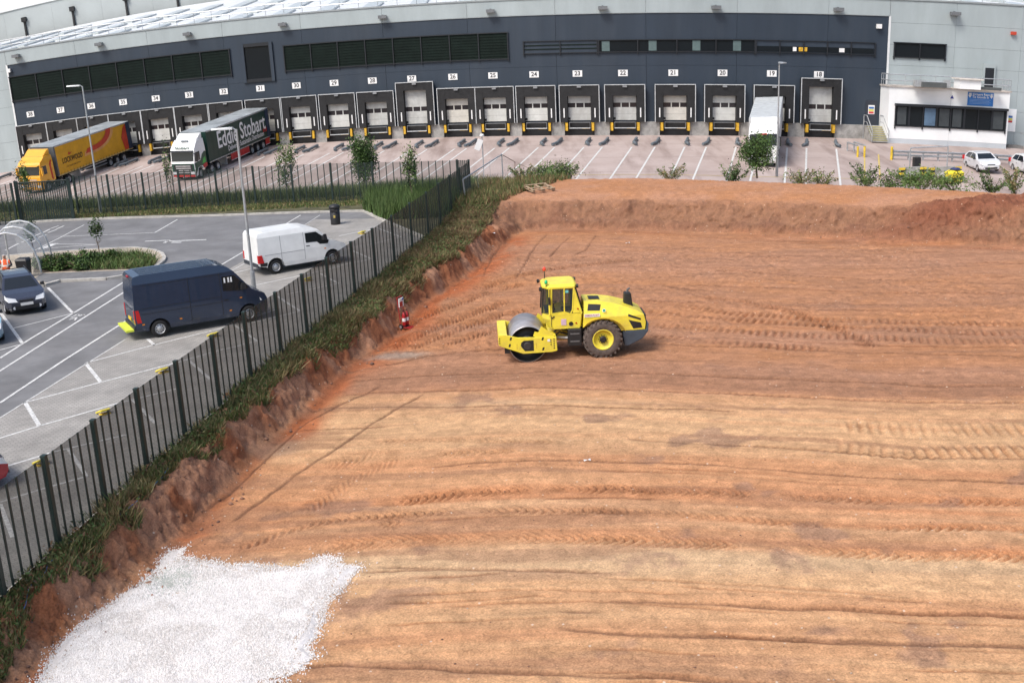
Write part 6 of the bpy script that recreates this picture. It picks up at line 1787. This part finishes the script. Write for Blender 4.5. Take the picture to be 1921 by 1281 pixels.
tag(arr_mesh('gravel_stones', V.reshape(-1, 3), F, M_st, np.repeat(mst, 3)), 'loose white stones over the gravel patch', None, None, 'stuff')

# clods and stones on the soil
N = 9000
cy = 15 * (70 / 15) ** rg.random(N); cx_ = (cy + 3) * rg.uniform(-.58, .58, N)
dt, sg_, pr2 = polydist(cx_, cy, TOE)
out_ = np.where(sg_ > 0, dt, -dt)
wgt = np.where(np.abs(out_ + .1) < .9, 1.0, .05) * np.where(out_ > 2.2, .2, 1) * np.where((out_ > 1.2) & (pr2 < CORNER), 0, 1)
k = rg.random(N) < wgt
cx_, cy = cx_[k], cy[k]
r_ = np.minimum(rg.gamma(2.0, .012, len(cx_)) + .010, np.where(np.abs(out_[k] + .1) < .9, .12, .028))
cz = ZT(cx_, cy) + r_ * .3
V = oc[None] * rg.uniform(.6, 1.3, (len(cx_), 6, 1)) * r_[:, None, None]
V = V + np.stack([cx_, cy, cz], -1)[:, None]
F = (np.arange(len(cx_))[:, None, None] * 6 + fo[None]).reshape(-1, 3)
tag(arr_mesh('soil_clods', V.reshape(-1, 3), F, [mat('clod_brown', (.27, .145, .095), .95), mat('clod_dark', (.17, .095, .07), .95), mat('stone_buff', (.46, .36, .28), .9)], np.repeat(rg.choice(3, len(cx_), p=[.55, .33, .12]), 8)), 'clods and stones scattered over the soil', None, None, 'stuff')

# ------------------------------------------------------------------ plants
LG = [leafmat('leaf_green', (.07, .125, .035), (.04, .075, .02)), leafmat('leaf_mid', (.10, .17, .045), (.06, .10, .026)), leafmat('leaf_light', (.16, .22, .07), (.07, .11, .03)), leafmat('leaf_dark', (.032, .058, .022), (.018, .032, .012))]
GR = [leafmat('grass_green', (.095, .14, .042), (.06, .09, .028)), leafmat('grass_olive', (.15, .145, .06), (.095, .095, .04)), leafmat('grass_dry', (.34, .28, .14), (.22, .17, .08)), leafmat('weed_brown', (.19, .11, .06), (.10, .06, .035))]
M_bark = mat('bark', (.12, .09, .065), .9, var=.3, scale=8, bump=.5)
def grow(n, cen, rad, seed, clumps=14, fill=.5):
    """leaf points gathered in clumps through an ellipsoid"""
    r = np.random.default_rng(seed)
    cen, rad = np.array(cen), np.array(rad)
    u = r.normal(size=(clumps, 3)); u /= np.linalg.norm(u, axis=1)[:, None]
    c = u * (r.random(clumps) ** .4)[:, None] * .8
    k = r.integers(0, clumps, n)
    P = c[k] + r.normal(size=(n, 3)) * (.16 + .12 * r.random(clumps))[k][:, None]
    return cen + P * rad, k
def tree(name, label, base, H, cw, c0, n, leaf, seed, mats=None, group=None, trunk=.06, clumps=18):
    t = thing(name, label, 'tree', base, 0, group)
    r = random.Random(seed)
    tb = MB()
    pts = [Vector((0, 0, -.1))]
    for i in range(1, 6): pts.append(Vector((r.uniform(-.03, .03) * H, r.uniform(-.03, .03) * H, H * .85 * i / 5)))
    for i in range(5): tb.tube(pts[i], pts[i + 1], trunk * (1 - i / 5.6), 8, r2=trunk * (1 - (i + 1) / 5.6), caps=False)
    for i in range(14):
        f = r.uniform(.28, .9)
        k = min(4, int(f * 5)); p = pts[k].lerp(pts[k + 1], f * 5 - k)
        a = r.uniform(0, 6.28); L = cw * r.uniform(.5, 1.0)
        q = p + Vector((math.cos(a) * L, math.sin(a) * L, L * r.uniform(.5, 1.1)))
        tb.tube(p, q, trunk * .32, 5, r2=trunk * .08, caps=False)
    tb.build('trunk', M_bark, t, True)
    P, k = grow(n, (0, 0, (c0 + H) / 2), (cw, cw, (H - c0) / 2), seed, clumps)
    m = mats or LG
    mi = (k * 7 + np.random.default_rng(seed).integers(0, 2, n)) % len(m)
    leaves('crown', P, leaf, m, t, seed, mi=mi)
    return t
def top_of(px, py, base): return A(px, py, base[1])[2] - base[2]
def plant_at(px, base_py, top_py, z=None):
    b = GY(px, base_py) if z is None else G(px, base_py, z)
    return b, top_of(px, top_py, b)
DK = [LG[3], LG[0], LG[0], LG[1]]
b = np.array([*A(685, 350, 82.5)[:2], .5]); h = top_of(683, 243, b)
tree('yard_tree', 'dense dark green tree behind the rear fence', b, h, 1.05, h * .22, 6500, .085, 21, DK, trunk=.09, clumps=30)
b = np.array([*A(540, 350, 82)[:2], .4]); h = top_of(540, 262, b)
tree('yard_sapling', 'small light green tree behind the fence near the green lorry', b, h, .85, h * .22, 1500, .085, 22, LG)
b = np.array([*A(318, 350, 81)[:2], .3]); h = top_of(318, 260, b)
tree('yard_sapling', 'thin young tree in front of the green lorry cab', b, h, .38, h * .35, 500, .08, 23, LG, trunk=.035)
b = G(774, 385, ZC + .06); h = top_of(767, 266, b)
tree('yard_sapling', 'slender upright tree by the corner of the two fences', b, h, .62, h * .3, 1100, .08, 24, LG)
b = np.array([*A(45, 350, 81)[:2], .2]); h = top_of(45, 300, b)
tree('yard_sapling', 'leafy sapling in front of the yellow lorry cab', b, h, .5, h * .3, 700, .09, 25, LG, trunk=.035)
b = G(186, 474, ZC + .1); h = top_of(176, 408, b)
tree('island_sapling', 'young bare stemmed tree in the middle of the island bed', b, h, .42, h * .42, 420, .075, 26, [LG[3], LG[0]], trunk=.035)
b = G(64, 484, ZC + .1); h = top_of(55, 408, b)
tree('island_sapling', 'young bare stemmed tree behind the shelter', b, h, .4, h * .42, 420, .075, 27, [LG[3], LG[0]], trunk=.035)
b = np.array([*A(1420, 345, 79.5)[:2], 1.2]); h = top_of(1420, 250, b)
tree('roadside_tree', 'round green tree in front of the white lorry', b, h, 1.3, h * .12, 5200, .09, 28, [LG[0], LG[1], LG[1], LG[3]], trunk=.08, clumps=34)
def bush(label, base, h, w, n, leaf, seed, mats=LG, spiky=False, group=None):
    t = thing('bush', label, 'bush', base, 0, group)
    r = random.Random(seed)
    sb = MB()
    tips = []
    for i in range(16 if spiky else 12):
        a = r.uniform(0, 6.28); L = r.uniform(.5, 1.05)
        q = (math.cos(a) * w * L * .9, math.sin(a) * w * L * .6, h * r.uniform(.5, 1.05))
        sb.path([(0, 0, 0), (q[0] * .45, q[1] * .45, q[2] * .6), q], .014, 5)
        tips.append(q)
    sb.build('stems', mat('stem_brown', (.14, .11, .06), .9), t)
    rr = np.random.default_rng(seed)
    if spiky:
        k = rr.integers(0, len(tips), n); f = rr.uniform(.3, 1.05, n)
        P = np.array(tips)[k] * f[:, None] + rr.normal(size=(n, 3)) * .07
        P[:, 2] += .15 * f * (1 - f)
    else:
        P, k = grow(n, (0, 0, h * .48), (w, w * .7, h * .55), seed, 16)
        P[:, 2] = np.abs(P[:, 2])
    leaves('foliage', P, leaf, mats, t, seed, mi=(k + rr.integers(0, 2, n)) % len(mats))
DRY = [LG[2], LG[1], GR[1], GR[2]]
for i, (px, by, ty, w, n, sp, m, lab) in enumerate(((1030, 338, 300, 1.9, 2600, 0, LG, 'broad leafy bush behind the wooden pallet'), (985, 340, 312, 1.0, 900, 1, DRY, 'straggly bush beside the second site fence panel'), (1068, 336, 305, .7, 500, 1, LG, 'upright leafy shoot right of the broad bush'), (1255, 338, 308, .9, 500, 1, DRY, 'sparse spiky bush at the edge of the terrace'), (1372, 342, 305, 1.0, 900, 1, LG, 'spiky bush left of the round roadside tree'), (1505, 344, 318, 1.1, 600, 1, DRY, 'thin bush right of the lamp post at the docks'), (1545, 345, 322, .8, 420, 1, DRY, 'low straggling bush right of the thin bush'), (1625, 348, 308, 1.2, 900, 1, LG, 'tall spiky bush before the yellow edged steps'), (1672, 350, 318, .9, 800, 0, LG, 'rounded bush at the left end of the barriers'), (1730, 352, 318, 1.5, 2000, 0, [LG[1], LG[2]], 'bright green bush in front of the concrete barriers'), (1790, 354, 326, 1.1, 1000, 0, [LG[1], LG[2]], 'bright green bush in front of the grit bin'), (1862, 358, 322, 1.3, 700, 1, LG, 'spiky bush in front of the silver hatchback'), (1905, 360, 318, 1.2, 700, 1, DRY, 'dry spiky bush at the right edge of the picture'))):
    zb = 1.45
    b = G(px, by - 4, zb)
    b[2] -= .45
    bush(lab, b, max(.7, top_of(px, ty, b)), w * 1.35, int(n * .95), .085, 300 + i, m, bool(sp), 'bushes along the rear of the terrace')
# island shrubs
for i, (px, by, ty, w, lab) in enumerate(((80, 504, 482, .62, 'laurel shrub at the shelter end of the island bed'), (103, 503, 476, .62, 'tall laurel shrub next to the first in the island bed'), (122, 503, 476, .66, 'laurel shrub left of the island sapling, third in the row'), (143, 500, 474, .66, 'laurel shrub just left of the island sapling'), (163, 496, 470, .62, 'tallest laurel shrub beside the island sapling'), (188, 494, 471, .62, 'laurel shrub just right of the island sapling'), (212, 490, 470, .5, 'last tall laurel shrub in the island bed'), (150, 506, 490, .7, 'low laurel shrub at the front edge of the bed'), (110, 507, 490, .7, 'low laurel shrub at the front left of the bed'))):
    b = G(px, by, ZC + .1)
    bush(lab, b, max(.5, top_of(px, ty, b)), w, 1100, .075, 400 + i, [LG[0], LG[1], LG[3]], False, 'shrubs in the island bed')
bx_, by_ = rg.uniform(-26, -16, 16000), rg.uniform(48, 60, 16000)
k = inside(bx_, by_, bed)
k2 = k & (bx_ > G(190, 495, ZC)[0] - .2)
pts = np.stack([bx_, by_, np.full(len(bx_), ZC + .12)], -1)
gc = blades('ground_cover', pts[k2], .38, .03, [LG[0], LG[1], GR[1], GR[0]], None, 31, .6)
tag(gc, 'low green ground cover on the rounded end of the island', None, None, 'stuff')

# grass along the green fence
def along(P, n, lo, hi, seed):
    r = np.random.default_rng(seed)
    P = np.array(P); L = np.linalg.norm(np.diff(P, axis=0), axis=1); cum = np.concatenate([[0], np.cumsum(L)])
    s = r.random(n) * cum[-1]; i = np.clip(np.searchsorted(cum, s) - 1, 0, len(L) - 1)
    f = (s - cum[i]) / L[i]; d = (P[i + 1] - P[i]) / L[i][:, None]
    nr = np.stack([d[:, 1], -d[:, 0]], -1)
    o = lo + (hi - lo) * r.random(n)
    return P[i] + (P[i + 1] - P[i]) * f[:, None] + nr * o[:, None], o
fpts, o = along([f for f in FENCE if f[1] > 14], 150000, -.1, 2.6, 41)
dt, sg_, _ = polydist(fpts[:, 0], fpts[:, 1], TOE)
out_ = np.where(sg_ > 0, dt, -dt)
lim = .70 + 1.0 * (fbm(fpts[:, 0] * 1.1, fpts[:, 1] * 1.1, 3, 55) - .5)
k = (out_ > lim) & (vnoise(fpts[:, 0] * 2.2, fpts[:, 1] * 2.2, 8) > .18)
fp3 = np.stack([fpts[k, 0], fpts[k, 1], ZT(fpts[k, 0], fpts[k, 1])], -1)
zone = fbm(fp3[:, 0] * .8, fp3[:, 1] * .5, 3, 57)
mi = np.where(zone > .56, np.random.default_rng(1).choice(4, len(fp3), p=[.17, .33, .32, .18]), np.random.default_rng(2).choice(4, len(fp3), p=[.40, .37, .17, .06]))
far_ = np.random.default_rng(9).random(len(fp3)) < .38 * sstep(38, 60, fp3[:, 1])
mi = np.where(far_, 3, mi)
hgt = .16 + .30 * np.clip(zone * 1.4 - .35, 0, 1)
tag(blades('verge_grass', fp3, hgt, .022, GR, None, 42, .55, mi), 'rough grass and weeds along the fence above the bank', None, None, 'stuff')
sel = np.random.default_rng(3).random(len(fp3)) < .16
lp = fp3[sel] + np.stack([np.zeros(sel.sum()), np.zeros(sel.sum()), np.random.default_rng(4).uniform(.02, .3, sel.sum())], -1)
tag(leaves('verge_weeds', lp, .06, [GR[0], GR[1], LG[0], GR[3]], None, 43), 'broad leaved weeds along the fence above the bank', None, None, 'stuff')
# rear verge and bank of tall grass beyond the rear fence
def field(n, x0, x1, y0, y1, zf, h, w, label, name, seed, mats, p=None, cond=None, lean=.3):
    r = np.random.default_rng(seed)
    X, Y = r.uniform(x0, x1, n), r.uniform(y0, y1, n)
    k = vnoise(X * 1.3, Y * 1.3, seed) > .15
    if cond is not None: k &= cond(X, Y)
    X, Y = X[k], Y[k]
    Z = np.array([zf(a, b) for a, b in zip(X, Y)])
    mi = r.choice(len(mats), len(X), p=p)
    tag(blades(name, np.stack([X, Y, Z], -1), h, w, mats, None, seed, lean, mi), label, None, None, 'stuff')
TG = [leafmat('tall_grass', (.085, .125, .045), (.05, .08, .03)), leafmat('tall_grass_pale', (.15, .17, .085), (.10, .11, .05)), GR[0]]
field(70000, -40, -2, 79.0, 87, lambda x, y: max(ZC - .1 - .3 * (y - 79), zyard(x, y)), 1.15, .04, 'tall pale green grass behind the rear fence', 'tall_grass', 61, TG)
field(20000, -40, -10, 74.6, 78.6, lambda x, y: ZC + .06, .16, .03, 'short verge grass along the rear kerb', 'short_grass', 62, GR, [.5, .3, .12, .08], lambda X, Y: polydist(X, Y, kb)[0] > .3)
field(9000, -9.5, -3.2, 68, 78, lambda x, y: ZC + .05, 1.15, .03, 'tall reedy grass in the corner of the car park', 'reed_grass', 63, [TG[0], GR[0], LG[0]], None, lambda X, Y: (polydist(X, Y, kb)[1] > 0) & (polydist(X, Y, FENCE)[1] > 0), .22)
gb0 = MB()
bk = MB().grid([[(x, 78.3, ZC + .03) for x in np.linspace(-78, -2.2, 30)], [(x, 80.0, ZC - .3) for x in np.linspace(-78, -2.2, 30)], [(x, 85.5, zyard(x, 85.5) - .05) for x in np.linspace(-78, 0, 30)]])
tag(bk.build('grass_bank', mat('bank_turf', (.09, .105, .045), .95, var=.35, scale=1.5, bump=.6, bscale=12)), 'grassy slope behind the rear fence', None, None, 'structure')
ck = MB().grid([[(x, 71 + .2 * x, 1.02 + .1) for x in np.linspace(-3, 0, 6)], [(x * 1.2, 81.5, 1.0) for x in np.linspace(-3, 5, 6)]])
def cz_(x, y):
    return max(float(ZT(x, y)), zyard(x, y))
field(17000, -3.2, 7, 68.5, 82.5, cz_, .5, .035, 'wild grass in the corner beside the site fence panels', 'corner_grass', 64, [GR[0], GR[1], GR[2], GR[3]], [.30, .32, .16, .22], lambda X, Y: (polydist(X, Y, FENCE)[1] < 0) & (polydist(X, Y, TOE)[0] > 1.0 + .3 * X.clip(0, 9)) & (X < .3 + (Y - 72) * .6) & (Y > 69 + 0 * X))
# blue rope on the verge
rp_ = [G(x, y, 1.15) for x, y in ((20, 1125), (85, 1060), (125, 1018), (175, 995), (245, 940), (290, 895), (325, 857), (372, 810), (402, 782), (470, 735), (540, 680), (640, 600), (745, 520), (820, 455))]
rb_ = MB()
pts = []
for a, b in zip(rp_[:-1], rp_[1:]):
    for i in range(6):
        p = a + (b - a) * i / 6
        pts.append((p[0] + random.uniform(-.04, .04), p[1], float(ZT(p[0], p[1])) + .06 + random.uniform(-.05, .05)))
rope = rb_.path(pts, .008, 5).build('rope', mat('blue_rope', (.05, .20, .48), .7))
tag(rope, 'thin blue rope trailing through the grass along the fence', 'rope')
# litter
for px, py, lab, s in (((925), 458, 'white scrap of paper at the foot of the left bank', .16), (1178, 457, 'white scrap of paper below the rear bank', .12), (1102, 866, 'white v shaped scrap on the tan soil', .1)):
    p = G(px, py, 0)
    o = MB().grid([[(-s, -s * .5, .01), (0, -s * .6, .06), (s, -s * .4, .02)], [(-s * 1.1, s * .4, .03), (.02, s * .5, .015), (s * .9, s * .6, .05)]]).build('paper_scrap', M_sign)
    o.location = (p[0], p[1], float(ZT(p[0], p[1])) + .02)
    tag(o, lab, 'litter')
